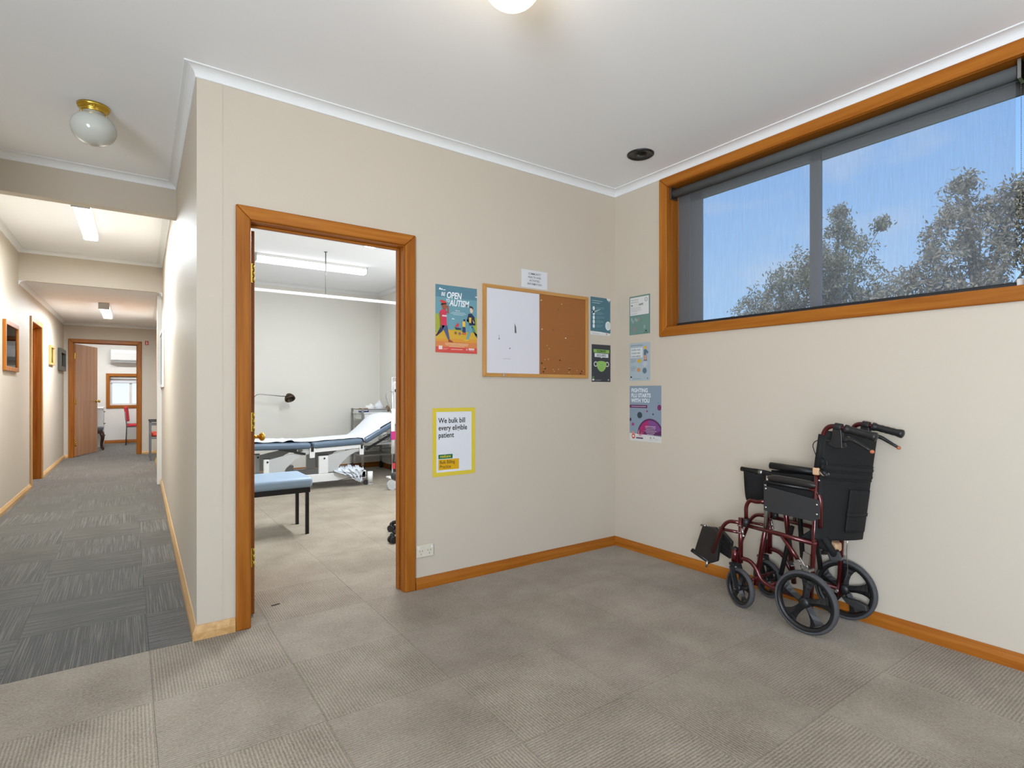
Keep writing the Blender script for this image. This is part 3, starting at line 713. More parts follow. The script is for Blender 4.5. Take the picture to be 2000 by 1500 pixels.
# right wall
P = Poster(FR, .150, .344, 1.600, 1.886, 'green poster about keeping COVIDSAFE, topmost beside the window', sheet='5f8577')
def f(d):
    d.rect(.04, .97, .0, .48, '6f8f86'); d.up(); d.rect(.04, .95, .50, .965, 'd8d8d6'); d.up()
    d.text('Keep physical', .08, .885, .055, '8a8a88', bold=.0001, sx=.80); d.text('distancing and', .08, .825, .055, '8a8a88', bold=.0001, sx=.80)
    d.text('be', .08, .745, .062, '3a3c3c', bold=.0006); d.text('COVID', .21, .745, .062, 'b4b4b2', sx=.9); d.text('SAFE', .47, .745, .068, '3a3c3c', bold=.0006)
    d.lines(.08, .66, .70, .028, 5, 'b3b3b1', .012, seed=3); d.rect(.08, .40, .535, .545, '8f8f8d'); d.ring(.82, .875, .06, .075, '5c6a62'); d.poly([(.79, .87), (.82, .86), (.87, .90), (.82, .875)], '5c6a62')
P.art('text_panel', f)
def f(d):
    for x, z in ((.12, .40), (.18, .34), (.30, .39), (.37, .37)): d.disc(x, z, .05, '92a7a6', .065)
    d.disc(.47, .39, .035, 'b2838c', .06); d.disc(.60, .37, .05, '6f9078'); d.ring(.24, .15, .07, .085, 'a08088'); d.disc(.24, .15, .055, '8f8288'); d.disc(.74, .18, .05, '8ba39d', .08)
    d.poly([(.76, .075), (.82, .10), (.88, .075), (.82, .055)], '2a3d33'); d.rect(.70, .92, .03, .04, '3c5348')
P.art('pictograms', f)
P = Poster(FR, .152, .346, 1.259, 1.538, 'pale blue poster COVER YOUR COUGH AND YOUR SNEEZE below the green one', sheet='a9b6bf')
def f(d):
    d.rect(.06, .66, .925, .938, '6a757d'); d.rect(.05, .64, .61, .87, 'd4d8db'); d.up()
    for i, t in enumerate(('COVER YOUR', 'COUGH AND', 'YOUR SNEEZE')): d.text(t, .08, .795-.085*i, .058, '4a4d52', bold=.0003, sx=.80, spacing=1.1)
P.art('headline', f)
def f(d):
    d.poly([(.68, .86), (.74, .895), (.83, .90), (.84, .83), (.78, .82)], 'd9a63f'); d.poly([(.70, .81), (.80, .82), (.92, .75), (.88, .68), (.84, .735), (.80, .66), (.70, .665)], '5a7180')
    d.rect(.71, .755, .54, .665, 'c58a63'); d.rect(.79, .84, .54, .665, 'c58a63'); d.rect(.70, .77, .52, .54, '46352f'); d.rect(.785, .85, .52, .54, '46352f')
P.art('coughing_figure', f)
def f(d):
    d.lines(.06, .34, .555, .035, 3, '8d98a0', .014, seed=5); d.lines(.06, .34, .36, .032, 4, '8d98a0', .014, seed=8); d.disc(.48, .52, .10, 'cfae3e', .075); d.disc(.45, .285, .09, 'c4925f', .075)
    d.disc(.76, .43, .11, 'b9c2c8', .09); d.disc(.74, .26, .10, '5f7886', .11); d.rect(.04, .12, .075, .12, '3f4b52'); d.rect(.04, .12, .03, .065, 'c3cad0'); d.rect(.15, .55, .045, .055, '808b94'); d.disc(.88, .06, .03, '707b84')
P.art('tips', f)
P = Poster(FR, .152, .446, .815, 1.221, 'grey blue and purple poster FIGHTING FLU STARTS WITH YOU, lowest beside the corner', sheet='d3d2d0')
def f(d): d.poly([(0, .135), (.5, .125), (1, .105), (1, 1), (0, 1)], '8595a5')
P.art('background', f)
def f(d):
    for i, t in enumerate(('FIGHTING', 'FLU STARTS', 'WITH YOU')): d.text(t, .055, .885-.092*i, .098, 'dde2e8', bold=.0013, sx=.86)
    d.rect(0, .57, .60, .655, '5e2a55'); d.up(); d.rect(.06, .53, .622, .633, 'c9b4c6')
P.art('headline', f)
def f(d):
    d.disc(.33, .47, .08, '39474f'); d.disc(.94, .615, .06, '7b2f63', .07); d.disc(.565, .545, .025, '93346c'); d.disc(.75, .495, .022, '2d3b46'); d.disc(.11, .30, .04, '9a3268'); d.disc(.03, .385, .028, '3b2a44', .045); d.disc(.91, .70, .012, '5d6f80'); d.up()
    a0, a1 = .0, PI
    d.ring(.66, .125, 0, .40, '5b2a58', a0, a1); d.up(); d.ring(.66, .125, .20, .355, 'a32a68', R(100), PI); d.ring(.66, .125, .20, .355, '7a4a86', R(20), R(100)); d.disc(.345, .155, .065, 'd7859f', .08); d.up()
    d.lines(.48, .86, .27, .028, 6, 'c6aec6', .010, True, 9)
P.art('bubbles', f)
def f(d):
    d.disc(.13, .085, .055, 'c63f2e', .065); d.disc(.12, .145, .035, 'd98878', .04); d.up(); d.disc(.13, .085, .032, 'e8cfc0', .028)
    d.rect(.22, .44, .045, .068, '4a2a52'); d.rect(.22, .42, .085, .091, 'a9a7a6'); d.disc(.68, .075, .02, '7a8a84'); d.disc(.78, .075, .02, '9a9a98'); d.rect(.64, .74, .04, .046, 'a0a09e'); d.rect(.82, .92, .05, .056, 'a0a09e')
P.art('sponsor_logos', f)

# notice board: whiteboard half and cork half
M['cork'] = mat('cork', '9c6230', .9, vary=.16, scale=260, bump=.4, bscale=400)
M['wboard'] = mat('whiteboard enamel', 'd9d7dd', .25, vary=.01)
nb = thing('notice_board', 'wood framed notice board, half whiteboard and half cork', 'notice board', FA.at(1.866, .001, 1.276), 0)
W_, H_ = .912, .600
for nm, pts, mt in (('frame', [(0, 0), (.024, .024), (.024, H_-.024), (0, H_)], 'pineZ'), ('frame', [(W_, 0), (W_, H_), (W_-.024, H_-.024), (W_-.024, .024)], 'pineZ'),
                    ('frame', [(0, H_), (.024, H_-.024), (W_-.024, H_-.024), (W_, H_)], 'pineX'), ('frame', [(0, 0), (W_, 0), (W_-.024, .024), (.024, .024)], 'pineX')):
    obj(nm, MB().prism(pts, lambda a, b: (a, 0, b), lambda a, b: (a, -.018, b)), M['board'+mt[-1]] if ('board'+mt[-1]) in M else M.setdefault('board'+mt[-1], wood('board timber '+mt[-1], 'b07a3c', 'cf9c58', mt[-1])), nb, bev=.003)
wbd = obj('whiteboard', MB().box(.022, .456, -.013, 0, .022, H_-.022), M['wboard'], nb)
ck = obj('cork_panel', MB().box(.456, W_-.022, -.010, 0, .022, H_-.022), M['cork'], nb)
mb = MB(); flat(mb, [(.246, .36), (.258, .335), (.262, .295), (.247, .295)], 0, -.0132); obj('torn_mark', mb, ink('5d5a58'), wbd)
mb = MB(); disc(mb, .122, .25, .005, .006, 0, -.0132); disc(mb, .207, .19, .005, .005, 0, -.0132); rect(mb, .118, .126, .26, .275, 1, -.0132); rect(mb, .15, .215, .118, .122, 1, -.0132); obj('smudge', mb, [ink('77767a'), ink('b3b1b6')], wbd)
rn = random.Random(3)
pins = [(.470, .535, 'd8c88e'), (.478, .335, 'e3ded2'), (.692, .285, 'e3ded2'), (.655, .525, 'c9a468'), (.640, .125, '3b2a1c'), (.475, .100, '2c1f16'), (.505, .062, '2c1f16'), (.49, .040, '2c1f16'), (.73, .06, '2c1f16'), (.85, .052, '2c1f16'), (.835, .034, '2c1f16')]
pins += [(rn.uniform(.49, .86), rn.uniform(.036, .075), 'c8a060') for _ in range(9)] + [(rn.uniform(.48, .56), rn.uniform(.12, .26), 'c8a060') for _ in range(4)]
for x, z, c in pins:
    mb = MB().lathe([(0, .009), (.0042, .0085), (.0045, .006), (.0022, .004), (.0024, 0)], (x, -.010, z), (0, -1, 0), 10); obj('push_pin', mb, ink(c), ck)
mb = MB(); disc(mb, .628, .485, .010, .006, 0, -.0105); disc(mb, .583, .338, .010, .006, 0, -.0105); obj('stain', mb, ink('7c5a3a'), ck)
mb = MB().box(.145, .157, -.024, -.017, .004, .024); obj('pen_clip', mb, M['chrome'], nb)

# double power point
o1 = thing('power_outlet', 'cream double power outlet beside the door frame near the floor', 'outlet', FA.at(1.4, .0005, .187), 0)
obj('plate', MB().box(0, .114, -.010, 0, 0, .074), mat('cream plastic', 'd8d0be', .4), o1, bev=.004)
for x in (.030, .084):
    mb = MB()
    for dx, dz, a in ((-.0085, .008, .5), (.0085, .008, -.5), (0, -.010, 0)): mb.obox((x+dx, -.0101, .030+dz), (.0012*math.cos(a), 0, .0012*math.sin(a)), (0, .0004, 0), (-.0045*math.sin(a), 0, .0045*math.cos(a)))
    obj('socket', mb, M['black'], o1)
for x in (.014, .100): obj('switch', MB().box(x-.005, x+.005, -.0135, -.009, .050, .064), M['white'], o1, bev=.001)

# ------------------------------------------------------------------ folded wheelchair
M['maroon'] = mat('maroon metallic lacquer', '560d12', .28, .55, vary=.05, coat=.8)
M['nylon'] = mat('black nylon cloth', '1b1b1c', .75, vary=.12, scale=60, bump=.25, bscale=700, spec=.3)
M['skirt'] = mat('charcoal panel', '2c2c2d', .6, vary=.05)
M['tyre'] = mat('grey rubber tyre', '47474a', .75, vary=.06)
M['mag'] = mat('black moulded wheel', '19191b', .42, vary=.05)
M['vinyl'] = mat('black vinyl pad', '262322', .38, vary=.05, bump=.1)
M['orange'] = mat('orange lever tip', 'b86a4a', .5)
M['tapec'] = mat('tan sticking tape', 'd0a883', .6)
WC = (2.89, 1.35, 0)
wc = thing('wheelchair', 'folded maroon and black transport wheelchair leaning by the wall', 'wheelchair', WC)
def q(x, y, z): return (x-WC[0], y-WC[1], z)
def wheel(name, c, rad, wd, spokes, turn=0.0, parent=wc, hub=.026):
    """spoked mag wheel standing in the local y-z plane"""
    c = Vector(q(*c)); rot = Matrix.Rotation(turn, 3, 'Z'); ax = rot @ Vector((1, 0, 0)); fw = rot @ Vector((0, 1, 0)); up = Vector((0, 0, 1))
    prof = []
    for k in range(13):
        a = -PI/2 + PI*k/12 if False else 2*PI*k/12
        prof.append((rad - .0105 + .0105*math.cos(a), wd*.5*math.sin(a)))
    root = obj(name, MB().lathe(prof, c, ax, 44), M['tyre'], parent)
    ri = rad - .030 - .03*rad
    mb = MB().lathe([(rad-.016, -wd*.46), (rad-.016, wd*.46), (rad-.021, wd*.47), (ri+.003, wd*.34), (ri, 0), (ri+.003, -wd*.34), (rad-.021, -wd*.47), (rad-.016, -wd*.46)], c, ax, 44); obj('rim', mb, M['mag'], root)
    mb = MB()
    for k in range(spokes):
        a = 2*PI*k/spokes + .35
        for sg in (-1, 1):
            pts = []
            for t_, wdt, off in ((.10, .017, .56), (.35, .017, .52), (.62, .021, .42), (.85, .030, .36), (1.0, .042, .34)):
                rr = hub*.6 + (ri-.004-hub*.6)*t_; e = a + .10*t_
                r_ = fw*math.cos(e) + up*math.sin(e); s_ = -fw*math.sin(e) + up*math.cos(e)
                ws = wdt*rad/.152
                pts.append((c + r_*rr + s_*ws, c + r_*rr - s_*ws, ax*sg*wd*off))
            for i in range(len(pts)-1):
                a0, b0, n0 = pts[i]; a1, b1, n1 = pts[i+1]
                mid0, mid1 = (a0+b0)/2 + n0, (a1+b1)/2 + n1
                mb.add([a0, mid0, mid1, a1], [(0, 1, 2, 3)]); mb.add([mid0, b0, b1, mid1], [(0, 1, 2, 3)])
    obj('spokes', mb, M['mag'], root)
    obj('hub', MB().lathe([(0, -wd*.75), (hub*.75, -wd*.72), (hub, -wd*.5), (hub, wd*.5), (hub*.75, wd*.72), (0, wd*.75)], c, ax, 24), M['mag'], root)
    return root
wheel('rear_wheel', (2.70, 1.350, .153), .153, .034, 5); wheel('rear_wheel', (3.046, 1.322, .153), .153, .030, 5)
wheel('caster_wheel', (2.742, 1.724, .1055), .1055, .030, 5, -.33, hub=.018); wheel('caster_wheel', (3.003, 1.715, .1055), .1055, .030, 5, -.30, hub=.018)
def part(nm, mb, m, **k): return obj(nm, mb, M[m], wc, **k)
for (cx, cy, tn) in ((2.742, 1.724, -.33), (3.003, 1.715, -.30)):
    mb = MB(); ax = Matrix.Rotation(tn, 3, 'Z') @ Vector((1, 0, 0)); c = Vector(q(cx, cy, .1055))
    top = Vector(q(cx, cy+.030, .232))
    for s_ in (-1, 1):
        mb.bar(c + ax*s_*.024, top + ax*s_*.024 + Vector((0, 0, -.01)), .006, .034, ax)
    mb.obox(top + Vector((0, 0, -.004)), ax*.028, ax.cross(Vector((0, 0, 1)))*.018, Vector((0, 0, .008)))
    part('caster_fork', mb, 'black', bev=.003)
for sx, near in ((2.735, True), (3.028, False)):
    X = sx
    mb = MB().cyl(q(X, 1.718, .245), q(X, 1.716, .492), .0125); part('front_upright', mb, 'maroon')
    mb = MB().cyl(q(X+.006, 1.755, .243), q(X+.006, 1.755, .312), .020, n=20); hsg = part('caster_housing', mb, 'maroon')
    obj('housing_cap', MB().lathe([(.021, .312), (.019, .318), (.004, .324), (0, .328)], q(X+.006, 1.755, 0), n=18), M['black'], wc)
    mb = MB().obox(q(X+.003, 1.737, .276), (.004, 0, 0), (0, .02, 0), (0, 0, .028)); part('housing_plate', mb, 'maroon')
    mb = MB().tube([q(X, 1.705, .458), q(X, 1.31, .437)], .0115, 12); part('seat_rail', mb, 'maroon')
    mb = MB().tube([q(X, 1.72, .272), q(X, 1.662, .270), q(X, 1.625, .236), q(X, 1.600, .180), q(X, 1.53, .158), q(X, 1.345, .153)], .0115, 12, rad=.03); part('lower_rail', mb, 'maroon')
    mb = MB().tube([q(X, 1.492, .447), q(X, 1.385, .318)], .0105, 12); part('diagonal_brace', mb, 'maroon')
    mb = MB().tube([q(X, 1.345, .115), q(X, 1.328, .44), q(X, 1.312, .79)], .0115, 12); part('rear_post', mb, 'maroon')
    mb = MB().tube([q(X, 1.309, .80), q(X, 1.283, .985), q(X, 1.255, 1.018), q(X, 1.20, 1.010), q(X, 1.06, .977)], .0115, 12, rad=.035); part('back_cane', mb, 'maroon')
    mb = MB().tube([q(X, 1.311, .805), q(X, 1.289, .972)], .0165, 12); part('cane_sleeve', mb, 'nylon')
    g0, g1 = Vector(q(X, 1.186, 1.006)), Vector(q(X, 1.055, .975)); d_ = (g1-g0)
    prof = [(.0125, -.002), (.0205, 0), (.0205, .012), (.0175, .018)] + [(.0165+.0016*(k % 2), .03+.012*k) for k in range(7)] + [(.0205, .122), (.0205, .132), (.012, .137), (0, .138)]
    part('hand_grip', MB().lathe(prof, g0, d_, 18), 'black')
    # brake lever with its clamp
    c0 = Vector(q(X-.002, 1.214, 1.0))
    mb = MB().cyl(c0 + Vector((0, .017, .014)), c0 + Vector((0, -.017, .009)), .019, n=18)
    mb.prism([(.020, .012), (.028, -.045), (.044, -.070), (.010, -.088), (-.022, -.085), (-.020, -.03), (-.016, .012)], lambda a, b: tuple(c0 + Vector((-.014, a, b))), lambda a, b: tuple(c0 + Vector((.014, a, b))))
    br = part('brake_clamp', mb, 'black', bev=.003)
    mb = MB().tube([c0 + Vector((0, -.018, -.055)), c0 + Vector((0, -.05, -.037)), c0 + Vector((0, -.10, -.066)), c0 + Vector((0, -.136, -.088))], [.011, .0065], 10, rad=.03)
    mb.prism([(-.016, -.084), (-.034, -.078), (-.028, -.052), (-.05, -.034), (-.04, -.028), (-.016, -.035)], lambda a, b: tuple(c0 + Vector((-.008, a, b))), lambda a, b: tuple(c0 + Vector((.008, a, b))))
    lv = obj('brake_lever', mb, M['black'], br)
    obj('lever_tip', MB().ball(c0 + Vector((0, -.141, -.091)), (.009, .010, .009), 12, 8), M['orange'], br)
    # armrest
    mb = MB().tube([q(X, 1.684, .478), q(X, 1.686, .560), q(X, 1.664, .597), q(X, 1.626, .590), q(X, 1.578, .603)], .0105, 12, rad=.022); part('arm_front_tube', mb, 'maroon')
    part('arm_clamp', MB().cyl(q(X, 1.684, .448), q(X, 1.685, .494), .0165, n=16), 'black')
    mb = MB().tube([q(X, 1.573, .45), q(X, 1.573, .700)], .0095, 12); part('arm_post', mb, 'chrome')
    mb = MB().tube([q(X, 1.345, .701), q(X, 1.318, .698), q(X, 1.296, .662), q(X, 1.297, .52)], .0105, 12, rad=.03); part('arm_rear_tube', mb, 'maroon')
    part('arm_top_tube', MB().tube([q(X, 1.573, .695), q(X, 1.573, .706), q(X, 1.345, .701)], .0100, 12, rad=.01), 'blackm')
    part('inner_guard', MB().prism([(1.575, .705), (1.33, .70), (1.33, .62), (1.575, .62)], lambda a, b, X=X: q(X+.010, a, b), lambda a, b, X=X: q(X+.014, a, b)), 'nylon')
    mb = MB().sheet(lambda u, v, X=X: q(X + .024*math.cos(2*PI*v)*(1-abs(2*u-1)**8), 1.302 + .268*u, .727 + .018*math.sin(2*PI*v)*(1-abs(2*u-1)**8) - .010*(1-u)**2 + .004), 18, 14)
    part('arm_pad', mb, 'vinyl')
    poly = [(1.578, .688), (1.296, .655), (1.293, .565), (1.333, .547), (1.578, .556)]
    mb = MB().prism(poly, lambda a, b, X=X: q(X-.0135, a, b), lambda a, b, X=X: q(X-.0095, a, b)); sk = part('side_panel', mb, 'skirt', bev=.002)
    for a, b in ((1.566, .673), (1.566, .575), (1.308, .632), (1.308, .585)):
        obj('screw', MB().lathe([(.006, 0), (.005, .003), (0, .004)], q(X-.0135, a, b), (-1, 0, 0), 12), M['chrome'], sk)
    # footrest hanger
    Xh = X + (.0 if near else -.02)
    mb = MB().tube([q(Xh, 1.722, .463), q(Xh, 1.79, .459), q(Xh, 1.826, .425), q(Xh, 1.893, .258)], .0105, 12, rad=.025); part('footrest_hanger', mb, 'maroon')
    mb = MB().tube([q(Xh, 1.735, .408), q(Xh, 1.832, .405)], .0085, 10); part('hanger_strut', mb, 'maroon')
    mb = MB()
    for z_ in (.412, .448): mb.torus(q(X, 1.718, z_), (0, 0, 1), .0155, .003, 18, 6)
    mb.cyl(q(X-.014, 1.70, .44), q(X-.02, 1.69, .405), .005, n=8); mb.ball(q(X-.02, 1.688, .40), .008, 8, 6)
    part('hanger_latch', mb, 'chrome')
    # wheel brake on the seat frame
    Xb = X - .02 if near else X + .01
    mb = MB().obox(q(Xb, 1.357, .345), (.003, 0, 0), (0, .016, .004), (0, -.006, .045)); mb.obox(q(Xb-.004, 1.40, .325), (.003, 0, 0), (0, .030, -.012), (0, .004, .008)); mb.tube([q(Xb, 1.385, .36), q(Xb, 1.36, .32), q(Xb, 1.345, .315)], .006, 8)
    mb.cyl(q(Xb-.012, 1.39, .340), q(Xb+.012, 1.39, .340), .010, n=12); mb.cyl(q(Xb-.012, 1.352, .322), q(Xb+.012, 1.352, .322), .008, n=12)
    wb = part('wheel_brake', mb, 'chrome')
    obj('brake_shoe', MB().box(X-.050-WC[0] if near else X-.01-WC[0], X-.006-WC[0] if near else X+.034-WC[0], 1.322-WC[1], 1.356-WC[1], .306, .320), M['steel'], wb, bev=.002)
    obj('brake_handle', MB().prism([(1.425, .335), (1.445, .318), (1.43, .308), (1.41, .318)], lambda a, b: q(Xb-.008, a, b), lambda a, b: q(Xb+.004, a, b)), M['black'], wb)
    part('frame_bolt', MB().cyl(q(X-.022, 1.347, .142), q(X+.022, 1.347, .142), .008, n=12), 'chrome')
# folding cross of four tubes and the black gas bars between the sides
for a, b in (((2.79, 1.662, .125), (2.955, 1.652, .700)), ((2.985, 1.556, .130), (2.845, 1.545, .695))): part('cross_tube', MB().cyl(q(*a), q(*b), .0135), 'maroon')
for a, b in (((2.87, 1.566, .195), (2.86, 1.500, .47)), ((2.90, 1.462, .25), (2.90, 1.490, .66)), ((2.955, 1.40, .25), (2.94, 1.446, .66))): part('fold_bar', MB().bar(q(*a), q(*b), .018, .018, (1, 0, 0)), 'blackm')
for y_ in (1.655, 1.55): part('lower_cross_bar', MB().cyl(q(2.735, y_, .168), q(3.028, y_, .168), .009), 'maroon')
# seat rails risen to arm height, the sling folded down between them
part('folded_seat_rail', MB().cyl(q(2.868, 1.795, .738), q(2.868, 1.372, .716), .0135), 'black'); part('folded_seat_rail', MB().cyl(q(2.925, 1.655, .768), q(2.925, 1.365, .758), .019), 'black')
part('rail_clip', MB().cyl(q(2.868, 1.690, .7325), q(2.868, 1.665, .7312), .0155, n=16), 'steel')
part('cross_rail', MB().cyl(q(2.868, 1.64, .49), q(2.868, 1.64, .73), .010), 'chrome')
def sling(u, v):
    a = (u-.5)*2; y_ = 1.775 - .40*v; z_ = .745 - .19*(1-abs(a)**3) + .004*math.sin(9*v+4*u) + (.02*v if a > 0 else 0); x_ = 2.857 + .079*u + .006*math.sin(7*v)
    if a > .2: y_ = 1.655 - .29*v
    return q(x_, y_, z_)
part('seat_sling', MB().sheet(sling, 24, 12), 'nylon', thick=.006)
# back upholstery, slack and folded backwards
def back(u, v):
    sh = (math.sin(PI/2*u/.84)**.9 if u < .84 else math.cos(PI/2*(u-.84)/.16)**.5)
    y0 = 1.325 - .042*v; bulge = .128*sh*(.82 + .18*v) ; seam = .006*(math.exp(-((v-.665)/.018)**2) + math.exp(-((v-.60)/.018)**2))
    top = .992 - .034*u; bot = .462 - .02*u
    return q(2.728 + .306*u, y0 - bulge - seam, bot + (top-bot)*v)
bk = part('back_sling', MB().sheet(back, 26, 60), 'nylon', thick=.012)
def pocket(u, v):
    a = Vector(back(.40 + .42*u, .08 + .40*v)); return a + Vector((-.006, -.011 - .004*math.sin(PI*u), 0))
pk = obj('pocket', MB().sheet(pocket, 12, 12), M['nylon'], bk, thick=.006)
obj('pocket_flap', MB().sheet(lambda u, v: Vector(pocket(u*1.06-.03, .38 + .08*v)) + Vector((-.003, -.004, 0)), 10, 3), M['nylon'], bk, thick=.005)
for k in (.565, .632, .70): obj('back_seam', MB().tube([Vector(back(i/20, k)) + Vector((-.004, -.008, 0)) for i in range(21)], .0035, 6), M['nylon'], bk)
for x_ in (2.74, 3.02): part('rivet', MB().ball(q(x_-.012, 1.300, .750), .006, 10, 6), 'chrome')
part('cane_latch', MB().box(2.717-WC[0], 2.753-WC[0], 1.296-WC[1], 1.328-WC[1], .775, .812), 'tapec', bev=.006)
mb = MB().cyl(q(2.728, 1.290, .800), q(2.716, 1.262, .784), .010, n=12); mb.ball(q(2.716, 1.26, .783), .012, 10, 6); part('latch_knob', mb, 'black')
part('latch_hook', MB().tube([q(2.724, 1.295, .795), q(2.72, 1.276, .775), q(2.72, 1.25, .79)], .006, 8, rad=.01), 'chrome')
part('brake_cable', MB().tube([q(2.732, 1.245, .945), q(2.728, 1.30, .95), q(2.728, 1.335, .925), q(2.73, 1.318, .875), q(2.733, 1.306, .84)], .0022, 6, rad=.03), 'black')
part('brake_cable', MB().tube([q(2.726, 1.285, .86), q(2.722, 1.255, .84), q(2.722, 1.28, .80)], .003, 6, rad=.02), 'black')
part('brake_cable', MB().tube([q(3.01, 1.29, .46), q(3.012, 1.300, .36), q(3.02, 1.296, .25), q(3.03, 1.33, .16)], .002, 6, rad=.03), 'chrome')
mb = MB().sheet(lambda u, v: q(2.76 + .05*u, 1.325 - .045*u + .10*v*(1-u), .52 - .085*v - .045*u*v), 8, 8); part('belt_flap', mb, 'nylon', thick=.008)
part('belt_webbing', MB().tube([q(2.77, 1.30, .47), q(2.80, 1.27, .40), q(2.84, 1.28, .37)], .016, 8, rad=.03), 'nylon')
mb = MB().obox(q(2.835, 1.278, .375), (.022, .01, 0), (.006, -.026, .006), (0, .008, .022)); part('belt_buckle', mb, 'skirt', bev=.006)
mb = MB().obox(q(2.90, 1.300, .405), (.028, 0, 0), (0, .018, .004), (0, 0, .022)); part('foam_pad', mb, 'tapec', bev=.010)
mb = MB().prism([(1.325, .12), (1.245, .122), (1.205, .112), (1.20, .085), (1.245, .075), (1.30, .095)], lambda a, b: q(3.004, a, b), lambda a, b: q(3.03, a, b)); part('tip_lever', mb, 'skirt', bev=.006)
# footplates swung up
pl = [(1.992, .383), (1.905, .392), (1.872, .360), (1.893, .198), (1.936, .176), (2.046, .228)]
fp = part('footplate', MB().prism(pl, lambda a, b: q(2.775, a, b), lambda a, b: q(2.803, a, b)), 'vinyl', bev=.006)
obj('footplate_bar', MB().cyl(q(2.785, 2.068, .222), q(2.785, 1.945, .180), .0125, n=14), M['black'], fp); obj('footplate_pin', MB().cyl(q(2.778, 1.955, .186), q(2.774, 1.962, .150), .007, n=10), M['chrome'], fp)
obj('top_pin', MB().cyl(q(2.785, 1.97, .388), q(2.785, 2.005, .386), .006, n=10), M['steel'], fp)
pl = [(1.955, .372), (1.868, .298), (1.882, .196), (1.958, .222)]
fp = part('footplate', MB().prism(pl, lambda a, b: q(2.885, a, b), lambda a, b: q(2.908, a, b)), 'vinyl', bev=.004)
for k in range(5):
    t_ = (k+.5)/5; obj('tread_rib', MB().bar(q(2.883, 1.868+.014*t_+.006, .298-.102*t_), q(2.883, 1.955, .36-.13*t_), .004, .006, (1, 0, 0)), M['black'], fp)

# ------------------------------------------------------------------ treatment room
M['bluevinyl'] = mat('slate blue vinyl', '56687c', .38, vary=.04, scale=8, coat=.3)
M['bluechair'] = mat('light blue vinyl', '8aa0b6', .4, vary=.05, scale=8, coat=.2)
M['linen'] = mat('white linen', 'e6e9ef', .85, vary=.02, bump=.1, bscale=400)
M['towel'] = mat('pale patterned cloth', 'c9ced6', .9, vary=.1, scale=90)
CB = (1.95, 7.0, 0)
cb = thing('examination_couch', 'slate blue examination couch with white steel lifting frame', 'couch', CB)
def g(x, y, z): return (x-CB[0], y-CB[1], z)
def cpad(nm, x0, z0, x1, z1, th=.074):
    dx, dz = x1-x0, z1-z0; L_ = math.hypot(dx, dz); ux, uz = dx/L_, dz/L_
    mb = MB().prism([(x0, z0), (x1, z1), (x1+uz*th, z1-ux*th), (x0+uz*th, z0-ux*th)], lambda a, b: g(a, 6.68, b), lambda a, b: g(a, 7.32, b))
    return obj(nm, mb, M['bluevinyl'], cb, bev=.03, seg=4)
cpad('leg_pad', .98, .588, 1.785, .566); cpad('seat_pad', 1.80, .566, 2.415, .586); cpad('head_pad', 2.42, .582, 2.93, .862)
for y0 in (6.70, 7.26):
    y1 = y0+.04
    obj('seat_rail', MB().prism([(1.76, .50), (2.41, .515), (2.41, .47), (1.80, .445)], lambda a, b: g(a, y0, b), lambda a, b: g(a, y1, b)), M['whitem'], cb, bev=.003)
    obj('leg_rail', MB().box(*[1.0-CB[0], 1.74-CB[0], y0-CB[1], y1-CB[1]], .50, .525), M['whitem'], cb, bev=.003)
    for xa, xb in ((1.765, 1.825), (2.372, 2.425)):
        hp = obj('hinge_plate', MB().box(xa-CB[0], xb-CB[0], y0-.012-CB[1], y0-CB[1], .385, .50), M['whitem'], cb, bev=.003)
        obj('hinge_cap', MB().box(xa+.014-CB[0], xb-.014-CB[0], y0-.016-CB[1], y0-.011-CB[1], .46, .515), M['black'], hp)
    for xa, xb, top in ((1.262, 1.318, .405), (1.875, 1.985, .405)):
        ps = obj('lift_post', MB().box(xa-CB[0], xb-CB[0], y0-CB[1], y1-CB[1], .1855, top), M['whitem'], cb, bev=.003)
        obj('post_cap', MB().box(xa-.003-CB[0], xb+.003-CB[0], y0-.003-CB[1], y1+.003-CB[1], top, top+.008), M['skirt'], ps)
        obj('pivot_bolt', MB().cyl(g((xa+xb)/2+.01, y0-.004, top-.035), g((xa+xb)/2+.01, y0+.01, top-.035), .011, n=14), M['black'], ps)
    for xa in (1.30, 1.93):
        poly = [(xa, .39)] + [(xa + .49*t_, .405 + .085*t_**1.3) for t_ in (.3, .7, 1)] + [(xa+.49, .44), (xa+.40, .425), (xa+.30, .375), (xa+.20, .28), (xa+.16, .20), (xa+.02, .20)]
        obj('lift_arm', MB().prism(poly, lambda a, b: g(a, y0+.008, b), lambda a, b: g(a, y1-.012, b)), M['greyw'], cb)
    obj('base_beam', MB().box(1.20-CB[0], 2.46-CB[0], y0-CB[1], y1-CB[1], .088, .185), M['whitem'], cb, bev=.006)
for x_ in (1.24, 2.42): obj('base_cross_bar', MB().box(x_-.03-CB[0], x_+.03-CB[0], -.30, .30, .10, .17), M['whitem'], cb)
obj('motor_box', MB().box(1.58-CB[0], 1.68-CB[0], .10, .24, .185, .26), M['greyw'], cb, bev=.006)
for x_, y_ in ((1.25, 6.67), (2.51, 6.70), (1.25, 7.33), (2.51, 7.30)):
    cs = obj('caster_cover', MB().cyl(g(x_, y_, .012), g(x_, y_, .165), .034, n=20), M['white'], cb)
    obj('caster_wheel', MB().cyl(g(x_-.055, y_-.012, .032), g(x_-.055, y_+.012, .032), .032, n=18), M['skirt'], cs); obj('caster_foot', MB().cyl(g(x_, y_, 0), g(x_, y_, .014), .037, n=18), M['greyw'], cs)
obj('actuator', MB().bar(g(1.42, 6.72, .520), g(1.62, 6.72, .475), .04, .045), M['black'], cb); obj('actuator', MB().bar(g(1.60, 6.715, .465), g(1.72, 6.715, .435), .028, .028), M['black'], cb)
